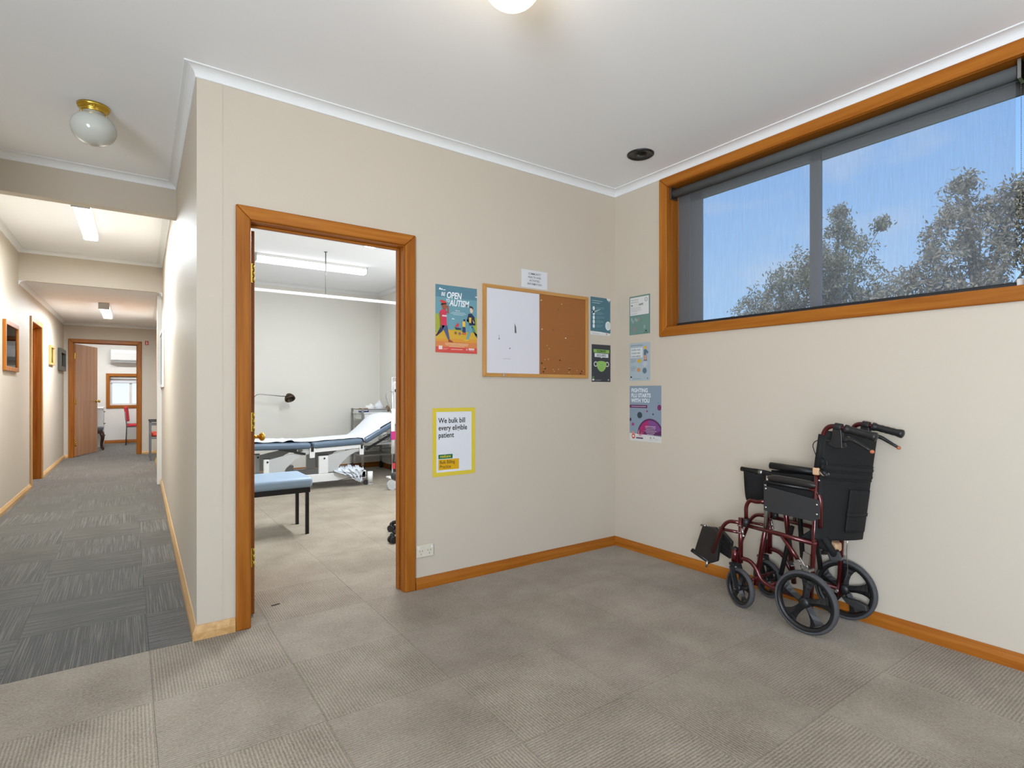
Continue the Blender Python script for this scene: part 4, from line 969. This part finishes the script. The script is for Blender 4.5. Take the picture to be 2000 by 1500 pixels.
obj('actuator_rod', MB().cyl(g(1.34, 6.72, .535), g(1.44, 6.72, .515), .009, n=10), M['chrome'], cb)
obj('head_strut', MB().bar(g(2.455, 6.70, .445), g(2.79, 6.70, .622), .02, .028), M['blackm'], cb)
rn = random.Random(5)
def drape(u, v):
    x_ = 1.10 + 1.80*u; y_ = 6.80 + .50*v
    z_ = .588 - .022*(x_-.98)/.8 if x_ < 1.79 else (.566 + .02*(x_-1.8)/.615 if x_ < 2.42 else .586 + (x_-2.42)*.549)
    if x_ > 2.40: y_ = 6.69 + .63*v
    k = .016*(math.sin(17*u+3*v)*math.sin(9*v+5*u)) + .010*math.sin(41*u+11*v)
    amp = 1.0 if x_ < 1.6 else .25
    pil = .085*math.exp(-((x_-2.72)/.17)**2)*min(1, v*2.2) if x_ > 2.3 else 0
    edge = -.05*max(0, 1-v/.08) if 2.42 < x_ < 2.62 else 0
    return g(x_, y_, z_ + .008 + abs(k)*amp + pil + edge)
sh = thing('couch_sheet', 'white linen sheet spread along the examination couch', 'sheet', CB); obj('cloth', MB().sheet(drape, 70, 20), M['linen'], sh, thick=.004)
def crump(u, v):
    n = .010*math.sin(23*u+7*v) + .008*math.sin(17*v-29*u) + .006*math.sin(47*u+31*v)
    if v < .5:
        b = v/.5; return (2.03 + .02*b + (.40-.03*b)*u, 6.80 - .13*b + n*.5, .212 + .030*math.sin(PI*u)*(1-b*.6) + n*1.3)
    b = (v-.5)/.5; x0, x1 = 2.05 + .22*b**.7, 2.42 - .05*b
    return (x0 + (x1-x0)*u, 6.668 - .020*b + n*1.2, .205 - (.075 + .085*u**.6)*b + n*.8)
tw = thing('crumpled_towel', 'crumpled pale cloth thrown over the couch base', 'towel', (0, 0, 0)); obj('cloth', MB().sheet(crump, 34, 30), M['towel'], tw, thick=.004)
obj('power_cord', MB().tube([g(1.70, 6.66, .085), g(1.95, 6.64, .075), g(2.2, 6.64, .115), g(2.45, 6.66, .125)], .004, 6, rad=.1), M['skirt'], cb)
# trolley with instruments behind the couch head
TR = (2.98, 7.87, 0); tr_ = thing('steel_trolley', 'steel instrument trolley with white trays behind the couch head', 'trolley', TR)
for x_ in (-.225, .225):
    for y_ in (-.22, .22):
        lg = obj('leg', MB().box(x_-.014, x_+.014, y_-.014, y_+.014, .11, .93), M['steel'], tr_)
        obj('caster', MB().cyl((x_-.012, y_, .052), (x_+.012, y_, .052), .052, n=18).cyl((x_, y_, .05), (x_, y_, .12), .01), M['skirt'], lg)
for z_ in (.24, .40, .855): obj('shelf', MB().box(-.222, .222, -.225, .225, z_, z_+.022), M['steel' if z_ < .3 else 'whitem'], tr_)
obj('drawer', MB().box(-.20, .20, -.225, .20, .775, .85), M['white'], tr_, bev=.004)
for z_ in (.915, .34): obj('guard_rail', MB().tube([(.22, -.22, z_), (-.22, -.22, z_), (-.22, .22, z_), (.22, .22, z_)], .006, 8, rad=.02), M['steel'], tr_)
def small(name, label, cat, mb, m, **k): return tag(obj(name, mb, M[m] if isinstance(m, str) else m, **k), label, cat, 'supplies on the steel trolley')
M['navy'] = mat('navy card', '2b3a78', .5); M['kraft'] = mat('brown card', '8a6a50', .7)
b1 = thing('dressing_box', 'small white and brown dressing box at the left trolley edge', 'box', (2.80, 7.74, .877), 0, 'supplies on the steel trolley')
obj('carton', MB().box(-.05, .05, -.04, .04, .022, .062), M['white'], b1); obj('lid_band', MB().box(-.051, .051, -.041, .041, .040, .060), M['kraft'], b1); obj('base_band', MB().box(-.058, .058, -.045, .045, 0, .022), M['navy'], b1)
tray = thing('plastic_tray', 'clear white plastic tray on the trolley top', 'tray', (3.0, 7.80, .877), 0, 'supplies on the steel trolley')
obj('floor_panel', MB().box(-.13, .14, -.10, .12, 0, .010), M['white'], tray); obj('rim', MB().box(-.13, .14, -.105, -.10, 0, .05).box(-.13, .14, .12, .125, 0, .05).box(-.135, -.13, -.105, .125, 0, .05).box(.14, .145, -.105, .125, 0, .05), M['greyw'], tray)
def lump(c, r, seed):
    mb = MB().ball((0, 0, 0), 1, 14, 9); rn = random.Random(seed)
    ph = [rn.uniform(0, 6) for _ in range(4)]
    mb.v = [(c[0]+r[0]*x*(1+.18*math.sin(5*z+ph[0])+.1*math.sin(9*y+ph[1])), c[1]+r[1]*y*(1+.15*math.sin(7*x+ph[2])), c[2]+r[2]*max(z, -.55)*(1+.2*math.sin(6*x+ph[3]))) for x, y, z in mb.v]
    return mb
small('plastic_bag', 'white crumpled plastic bag in the tray, nearer the box', 'bag', lump((2.93, 7.82, .930), (.072, .07, .062), 2), 'white')
small('plastic_bag', 'white crumpled plastic bag in the tray, taller right one', 'bag', lump((3.075, 7.84, .944), (.062, .07, .088), 4), 'linen')
small('bandage_pouch', 'small brown paper pouch at the right trolley edge', 'pouch', lump((3.175, 7.76, .908), (.035, .04, .055), 6), 'kraft')
mon = thing('nebuliser_unit', 'pale medical unit with tubing on the lower trolley shelf', 'device', (2.98, 7.80, .422), 0, 'supplies on the steel trolley')
obj('case', MB().box(-.17, .17, -.10, .12, 0, .15), M['white'], mon, bev=.012); obj('dial', MB().cyl((.06, -.108, .09), (.06, -.10, .09), .026, n=18), M['greyw'], mon)
obj('tubing', MB().tube([(.10, -.11, .10), (.16, -.15, .14), (.20, -.14, .08), (.13, -.13, .03), (.02, -.13, .06)], .005, 7, rad=.05), M['skirt'], mon)
# monitor stand beside the couch
ST = (2.66, 6.22, 0); st = thing('vitals_stand', 'white wheeled vital signs stand half hidden by the door frame', 'stand', ST)
obj('pole', MB().cyl((-.058, -.02, .16), (-.058, -.02, 1.35), .011, n=12), M['chrome'], st); obj('column', MB().cyl((-.052, -.02, .43), (-.052, -.02, .97), .022, n=16), M['white'], st)
obj('tag_label', MB().box(-.085, -.03, -.046, -.042, .60, .70), mat('pink tag', 'b8266e', .5), st); obj('tag_label', MB().box(-.095, -.085, -.046, -.042, .60, .70), M['navy'], st)
obj('base_plate', MB().box(-.11, .22, -.06, .06, .135, .155), M['white'], st, bev=.006)
for x_, y_ in ((-.075, -.045), (.20, -.05), (.06, .05)): obj('caster', MB().cyl((x_, y_-.014, .062), (x_, y_+.014, .062), .062, n=22), M['greyw'], st)
obj('bracket', MB().tube([(-.058, -.02, 1.345), (.12, -.02, 1.35)], .007, 8), M['chrome'], st); obj('clamp_knob', MB().cyl((-.03, -.03, 1.19), (.01, -.035, 1.19), .018, n=14), M['skirt'], st)
obj('monitor', MB().box(.0, .20, -.06, .10, .78, 1.30), M['white'], st, bev=.015); obj('red_tag', MB().box(-.07, -.035, -.05, -.045, .25, .32), mat('red tag', 'cc3340', .5), st)
obj('cuff_hose', MB().tube([(-.06, -.02, 1.18), (-.12, -.03, 1.19), (-.15, -.03, 1.13), (-.11, -.03, 1.02), (-.07, -.02, .93), (-.05, -.02, .80)], .005, 7, rad=.05), M['steel'], st)
obj('basket', MB().box(-.02, .20, -.07, .08, .20, .32), M['skirt'], st)
# examination lamp reaching in from the left
el = thing('examination_lamp', 'brown shaded examination lamp on thin bent arm against the far wall', 'lamp', (1.35, 8.25, 1.0))
obj('wall_bracket', MB().box(-.10, -.04, -.035, 0, -.05, .13), M['blackm'], el, bev=.005)
obj('arm', MB().tube([(-.07, -.02, .08), (.00, -.20, .06), (.07, -.25, .14), (.12, -.25, .142), (.40, -.25, .112)], .0055, 8, rad=.03), M['steel'], el)
mb = MB().lathe([(.0, 0), (.020, 0), (.040, .015), (.064, .05), (.072, .09), (.066, .10), (.060, .092), (.05, .055), (.02, .02)], (.475, -.22, .145), (.18, -.55, -.82), 24)
obj('shade', mb, mat('bronze brown lamp shade', '4a3c33', .35, .6, vary=.1), el); obj('neck', MB().cyl((.40, -.25, .112), (.475, -.235, .135), .010, n=10), M['chrome'], el)
# curtain track hung from the ceiling
ct = thing('curtain_track', 'white curtain rail hung across the treatment room on a rod', 'curtain rail', (1.78, 6.10, 0))
obj('rail', MB().box(-1.30, 1.45, -.012, .012, 2.215, 2.245), M['white'], ct); obj('drop_rod', MB().cyl((0, 0, 2.24), (0, 0, H), .006, n=10), M['steel'], ct); obj('ceiling_rose', MB().cyl((0, 0, H-.008), (0, 0, H), .018, n=16), M['steel'], ct)
# visitor chair whose front legs and seat show past the door
vc = thing('visitor_chair', 'light blue padded chair on black square legs inside the treatment room', 'chair', (1.0, 4.88, 0))
sh_ = MB().sheet(lambda u, v: (.265*math.sin(PI*(u-.5))*1.0 if False else -.27+.54*u, -.24+.48*v, .462 + .022*math.sin(PI*u)**.4*math.sin(PI*v)**.4 - .012*abs(2*u-1)**6), 16, 16)
obj('seat', MB().box(-.25, .255, -.235, .235, .385, .472), M['bluechair'], vc, bev=.032, seg=5)
obj('seat_frame', MB().box(-.24, .235, -.215, -.19, .345, .385).box(-.24, .235, .19, .215, .345, .385).box(.21, .235, -.19, .19, .345, .385).box(-.24, -.215, -.19, .19, .345, .385), M['blackm'], vc)
for x_, y_ in ((.20, -.20), (.215, .19)): obj('leg', MB().box(x_, x_+.026, y_-.013, y_+.013, 0, .345), M['blackm'], vc)
for y_ in (-.20, .19): obj('leg', MB().box(-.24, -.214, y_-.013, y_+.013, 0, .80), M['blackm'], vc)
obj('backrest', MB().box(-.265, -.215, -.21, .21, .56, .84), M['bluechair'], vc, bev=.02, seg=4)
# swivel chair mostly behind the right jamb
sc = thing('swivel_chair', 'black swivel chair base peeking out behind the right door jamb', 'chair', (1.98, 4.08, 0))
for k in range(5):
    a = R(194) + k*2*PI/5; e = Vector((math.cos(a), math.sin(a), 0))
    ar = obj('base_arm', MB().tube([e*.03 + Vector((0, 0, .115)), e*.18 + Vector((0, 0, .105)), e*.30 + Vector((0, 0, .075))], [.024, .015], 10), M['black'], sc)
    n_ = Vector((-e.y, e.x, 0)); c = e*.31 + Vector((0, 0, .028))
    obj('caster', MB().cyl(c - n_*.026, c - n_*.006, .028, n=18).cyl(c + n_*.006, c + n_*.026, .028, n=18).cyl(c, c + Vector((0, 0, .05)), .012, n=10).ball(c + Vector((0, 0, .03)), (.02, .02, .022), 10, 7), M['black'], ar)
obj('gas_lift', MB().cyl((0, 0, .09), (0, 0, .44), .025, n=16), M['blackm'], sc); obj('seat', MB().box(-.20, .22, -.22, .22, .44, .51), M['black'], sc, bev=.03, seg=4); obj('backrest', MB().box(.22, .28, -.2, .2, .60, .95), M['black'], sc, bev=.02, seg=3)
obj('back_stem', MB().box(.20, .24, -.03, .03, .42, .66), M['blackm'], sc)
tag(obj('floor_scrap', MB().box(-.022, .022, -.003, .003, 0, .004), M['skirt'], None, (.665, 3.215, 0), R(8)), 'tiny dark scrap lying on the carpet in the doorway', 'scrap')

# ------------------------------------------------------------------ corridor and office
def picture(fr, u0, u1, z0, z1, label, fm, art, t=.025, w=.045, mount=0.0, tilt=0):
    r_ = thing('framed_picture', label, 'picture', fr.at(u0, .001, z0), fr.th, 'pictures along the corridor'); W, Hh = u1-u0, z1-z0
    for pts in ([(0, 0), (w, w), (w, Hh-w), (0, Hh)], [(W, 0), (W, Hh), (W-w, Hh-w), (W-w, w)], [(0, Hh), (w, Hh-w), (W-w, Hh-w), (W, Hh)], [(0, 0), (W, 0), (W-w, w), (w, w)]):
        obj('frame', MB().prism(pts, lambda a, b: (a, 0, b), lambda a, b: (a, -t, b)), fm, r_, bev=.003)
    obj('backing', MB().box(w, W-w, -.006, -.001, w, Hh-w), ink('d9d8d2'), r_)
    mb = MB(); cs = []
    for (a, b, c, d, h_) in art:
        if h_ not in cs: cs.append(h_)
        rect(mb, w+a*(W-2*w), w+b*(W-2*w), w+c*(Hh-2*w), w+d*(Hh-2*w), cs.index(h_), -.0065)
    obj('print', mb, [ink(c) for c in cs], r_)
    obj('glazing', MB().box(w-.004, W-w+.004, -.012, -.010, w-.004, Hh-w+.004), M['glass'], r_)
picture(FL, .225, .945, 1.385, 1.885, 'wide brown framed landscape print on the left corridor wall, nearest', M['woodZ'], [(0, 1, .78, 1, 'b4ac9c'), (0, 1, .62, .78, 'b7aa86'), (0, 1, .42, .62, 'c5cbc8'), (0, 1, .28, .42, 'dadde2'), (0, 1, .16, .28, 'a9afb0'), (0, 1, 0, .16, 'ccd0cd')])
picture(FL, 3.52, 3.98, 1.575, 1.865, 'small gold framed drawing past the corridor door', wood('gilt wood', 'a8854a', 'c8a564', 'Z'), [(0, 1, 0, 1, 'd8d2c4'), (.3, .7, .3, .8, 'a9a7a6')], t=.03, w=.03)
picture(FL, 4.62, 5.36, 1.53, 1.895, 'dark framed picture on the left wall beside the end door', mat('dark green black frame', '3f3d33', .4), [(0, 1, 0, 1, 'd6d2c6'), (.2, .8, .2, .8, '8f9388')], t=.045, w=.07)
picture(FCR, -5.75, -4.45, 1.23, 1.90, 'white framed picture seen edge on along the right corridor wall', M['white'], [(0, 1, 0, 1, 'cfd0cc'), (.1, .9, .1, .9, '76806c')], t=.018, w=.03)
fs = thing('fire_sign', 'small red fire point sign right of the end door', 'sign', FE.at(.258, .001, 2.058), 0); obj('plate', MB().box(0, .056, -.003, 0, 0, .076), ink('b8332e'), fs)
mb = MB(); rect(mb, .02, .036, .015, .045, 0, -.0034); rect(mb, .018, .030, .05, .062, 0, -.0034); obj('pictogram', mb, ink('efe3df'), fs)
M['redseat'] = mat('red upholstery', 'c8323c', .8, vary=.05); M['orangeseat'] = mat('orange red upholstery', 'cc4630', .8, vary=.05); M['greym'] = mat('grey chair metal', '6f7274', .4, .5)
ch = thing('armchair_metal', 'grey metal armchair with orange red seat at the far right of the corridor', 'chair', (.50, 11.37, 0))
obj('seat', MB().box(-.23+.03, .23, -.22, .22, .41, .47), M['orangeseat'], ch, bev=.02, seg=3)
for y_ in (-.25, .25):
    for x_ in (-.19, .21): obj('leg', MB().box(x_-.0125+.0, x_+.0125, y_-.0125, y_+.0125, 0, .66 if x_ < 0 else .82), M['greym'], ch)
    obj('arm', MB().box(-.21, .22, y_-.022, y_+.022, .66, .685), M['skirt'], ch, bev=.006); [obj('side_bar', MB().box(-.19, .21, y_-.010, y_+.010, a, a+.025), M['greym'], ch) for a in (.60, .37)]
obj('backrest', MB().box(.18, .215, -.21, .21, .55, .84), M['orangeseat'], ch, bev=.012)
ch = thing('visitor_chair', 'red padded chair with steel frame under the office window', 'chair', (.17, 14.87, 0))
obj('seat', MB().box(-.20, .22, -.22, .22, .40, .455), M['redseat'], ch, bev=.02, seg=3)
mb = MB().sheet(lambda u, v: (-.20 + .03*math.sin(PI*u)-.03*v, -.22+.44*u, .52 + .32*v), 10, 8); obj('backrest', mb, M['redseat'], ch, thick=.05, bev=.012)
for y_ in (-.21, .21): obj('side_frame', MB().tube([(-.23, y_, .74), (-.20, y_, .42), (-.215, y_, 0)], .011, 10, rad=.05).tube([(-.20, y_, .40), (.20, y_, .40), (.21, y_, 0)], .011, 10, rad=.04), M['greym'], ch)
ac = thing('air_conditioner', 'white split air conditioner above the office window', 'air conditioner', (-.325, 15.36, 1.83))
obj('body', MB().prism([(0, 0), (0, .30), (-.19, .30), (-.215, .22), (-.20, .06), (-.10, 0)], lambda a, b: (0, a, b), lambda a, b: (.82, a, b)), M['white'], ac, bev=.012, seg=3); obj('front_panel', MB().prism([(-.205, .075), (-.222, .22), (-.200, .285), (-.196, .285), (-.214, .22), (-.199, .075)], lambda a, b: (.045, a, b), lambda a, b: (.775, a, b)), M['white'], ac); obj('outlet_flap', MB().box(.06, .76, -.185, -.11, .012, .020), M['greyw'], ac)
w2 = sroot('window_2', FB.at(0), 0)
archi(w2, -.346, .95, 1.522, z0=.862, bottom=True); jambs(w2, -.344, .948, 1.52, .10, stop=0, bottom=.864)
for a, b, c, d in ((-.344, -.30, .864, 1.52), (.90, .948, .864, 1.52), (-.30, .90, .864, .90), (-.30, .90, 1.48, 1.52), (.02, .07, .90, 1.48)): obj('sash', MB().box(a, b, .10, .14, c, d), M['white'], w2)
for a, b in ((-.30, .02), (.07, .90)): obj('pane', MB().box(a, b, .118, .122, .90, 1.48), M['glass'], w2)
rb = thing('roller_blind', 'white roller blind rolled up at the top of the office window', 'blind', FB.at(-.335, -.02, 1.38), 0)
obj('roller_tube', MB().cyl((.0, .03, .105), (1.27, .03, .105), .028, n=18), M['white'], rb); obj('fabric', MB().box(.01, 1.26, .055, .057, 0, .11), M['linen'], rb); obj('bottom_bar', MB().box(.01, 1.26, .050, .062, -.012, .004), M['greyw'], rb)
cab = thing('drawer_cabinet', 'white drawer cabinet behind the open office door', 'cabinet', (-.72, 14.35, 0))
obj('body', MB().box(-.30, .275, -.25, .45, .03, .815), M['white'], cab, bev=.003); obj('top_panel', MB().box(-.32, .30, -.27, .47, .815, .845), M['white'], cab, bev=.004); obj('kick_board', MB().box(-.28, .26, -.23, .43, 0, .03), M['greyw'], cab)
for k in range(3):
    dr = obj('drawer', MB().box(.275, .292, -.24, .44, .06+.25*k, .29+.25*k), M['white'], cab); obj('handle', MB().tube([(.292, .02, .25+.25*k), (.318, .03, .25+.25*k), (.318, .17, .25+.25*k), (.292, .18, .25+.25*k)], .006, 8, rad=.01), M['blackm'], dr)
M['walnut'] = wood('dark walnut', '2e1a12', '4a2d20', 'Z', .3)
stl = thing('footstool', 'dark walnut stool with curved cabriole legs by the office door', 'stool', (-.60, 13.72, 0))
obj('seat', MB().box(-.21, .19, -.15, .15, .40, .47), mat('grey stool cover', '5a5c62', .7), stl, bev=.02, seg=3); obj('apron', MB().box(-.20, .18, -.145, .145, .34, .40), M['walnut'], stl, bev=.006)
for x_, sx_ in ((-.17, -1), (.15, 1)):
    for y_, sy_ in ((-.11, -1), (.11, 1)):
        pts = [(x_, y_, .37), (x_+.035*sx_, y_+.03*sy_, .28), (x_+.01*sx_, y_+.01*sy_, .14), (x_+.012*sx_, y_+.012*sy_, .05), (x_+.045*sx_, y_+.03*sy_, .014)]
        obj('leg', MB().tube(pts, [.034, .013], 10, rad=.06), M['walnut'], stl)

# ------------------------------------------------------------------ outdoors
M['lawn'] = mat('lawn', '66723f', .95, vary=.2, scale=2)
struct('ground', MB().box(3.5, 60, -30, 40, -.5, -.4), M['lawn'])
M['bark'] = mat('pale bark', '8f877b', .9, vary=.25, scale=6)
def leafmat(name, a, b):
    m, t, p = base(name); L = t.links.new
    geo = nd(t, 'ShaderNodeNewGeometry'); nz = nd(t, 'ShaderNodeTexNoise', Scale=2.6, Detail=4.0); L(geo.outputs['Position'], nz.inputs[0])
    rp = nd(t, 'ShaderNodeValToRGB'); rp.color_ramp.elements[0].position = .35; rp.color_ramp.elements[0].color = lin(a); rp.color_ramp.elements[1].position = .68; rp.color_ramp.elements[1].color = lin(b); L(nz.outputs[0], rp.inputs[0])
    L(rp.outputs[0], p.inputs['Base Color']); p.inputs['Roughness'].default_value = .7
    tl = nd(t, 'ShaderNodeBsdfTranslucent'); L(rp.outputs[0], tl.inputs[0]); mx = nd(t, 'ShaderNodeMixShader'); mx.inputs[0].default_value = .35
    L(p.outputs[0], mx.inputs[1]); L(tl.outputs[0], mx.inputs[2]); L(mx.outputs[0], t.nodes['Material Output'].inputs[0])
    return m
def tree(label, base_xy, clumps, lm, seed, dens=1.0):
    rg = np.random.default_rng(seed); r_ = thing('tree', label, 'tree', (base_xy[0], base_xy[1], -.4), 0, 'trees outside the window')
    o = np.array([base_xy[0], base_xy[1], -.4]); mb = MB(); zt = max(c[2] for c in clumps)-.3
    top = max(clumps, key=lambda c: c[2]); mb.tube([(0, 0, 0), ((top[0]-o[0])*.4, (top[1]-o[1])*.4, (zt+.4)*.5), (top[0]-o[0], top[1]-o[1], zt+.4)], [.16, .02], 8, rad=.8)
    obj('trunk', mb, M['bark'], r_); mb = MB()
    for c in clumps:
        e = Vector((c[0]-o[0], c[1]-o[1], c[2]+.4)); s_ = Vector(((top[0]-o[0])*.35, (top[1]-o[1])*.35, e.z*.55)); mb.tube([s_, (s_+e)/2 + Vector((0, 0, .15)), e], [.045, .008], 6, rad=.3)
    obj('branches', mb, M['bark'], r_)
    V = []; F = []
    for cx, cy, cz, rr in clumps:
        ns = int(48*dens*max(rr, .15)**1.6/.6) + 10
        # drooping twigs of leaves
        d = rg.normal(size=(ns, 3)); d /= np.linalg.norm(d, axis=1)[:, None]
        s0 = np.array([cx, cy, cz]) + d*rr*(rg.random((ns, 1))**.4)*np.array([1, 1, .95])
        for st_ in s0:
            nl = int(rg.integers(26, 44)); ln = (.18 + .30*rg.random())*min(1, rr/.4+.2); sway = rg.normal(size=2)*.16
            tt = rg.random(nl); pos = st_ + np.stack([sway[0]*tt, sway[1]*tt, -ln*tt], 1) + rg.normal(size=(nl, 3))*np.array([.075, .075, .05])
            a = rg.normal(size=(nl, 3)); a[:, 2] -= .9; a /= np.linalg.norm(a, axis=1)[:, None]; b = np.cross(a, rg.normal(size=(nl, 3))); b /= np.linalg.norm(b, axis=1)[:, None]
            L_ = .034 + .034*rg.random((nl, 1)); W_ = L_*.36
            k0 = len(V)
            qd = np.stack([pos - a*L_, pos + b*W_, pos + a*L_, pos - b*W_], 1) - o
            V += qd.reshape(-1, 3).tolist(); F += [(k0+4*i, k0+4*i+1, k0+4*i+2, k0+4*i+3) for i in range(nl)]
    me = bpy.data.meshes.new('foliage'); me.from_pydata(V, [], F); me.materials.append(lm); fo = link('foliage', me, r_); fo['kind'] = 'stuff'
LA = leafmat('olive leaves', '8f866c', 'b8b49c'); LB = leafmat('grey green leaves', '988c78', 'c2b9a4')
A_ = [(12.42, 7.16, 3.19, .67), (12.52, 6.59, 3.6, .71), (12.55, 6.09, 3.98, .71), (12.8, 5.66, 4.16, .62), (12.8, 5.66, 4.84, .27), (12.8, 5.66, 5.2, .12), (13.31, 5.67, 3.54, .81), (12.94, 6.05, 2.98, .93), (12.47, 7.12, 2.58, .98), (13.36, 5.03, 4.85, .12), (13.4, 5.24, 3.03, .68)]
B_ = [(13.33, 4.68, 3.39, .56), (13.45, 4.23, 3.49, .61), (13.51, 3.94, 4.22, .46), (13.7, 3.81, 4.94, .35), (13.81, 3.74, 5.51, .2), (13.8, 3.49, 4.57, .46), (13.83, 3.23, 3.81, .55), (13.77, 3.03, 4.74, .41), (13.7, 2.83, 5.15, .38), (13.76, 3.77, 2.98, .88), (13.73, 3.05, 2.88, .68), (13.89, 2.45, 4.13, .85)]
KA = 1.24; A_ = [(x*KA, y*KA, 1.18+(z-1.18)*KA, r*KA) for x, y, z, r in A_]
tree('olive green tree outside, in the left and middle of the window', (16.0, 7.4), A_, LA, 3)
tree('taller drooping grey green tree outside, at the right of the window', (13.8, 3.4), B_, LB, 8)
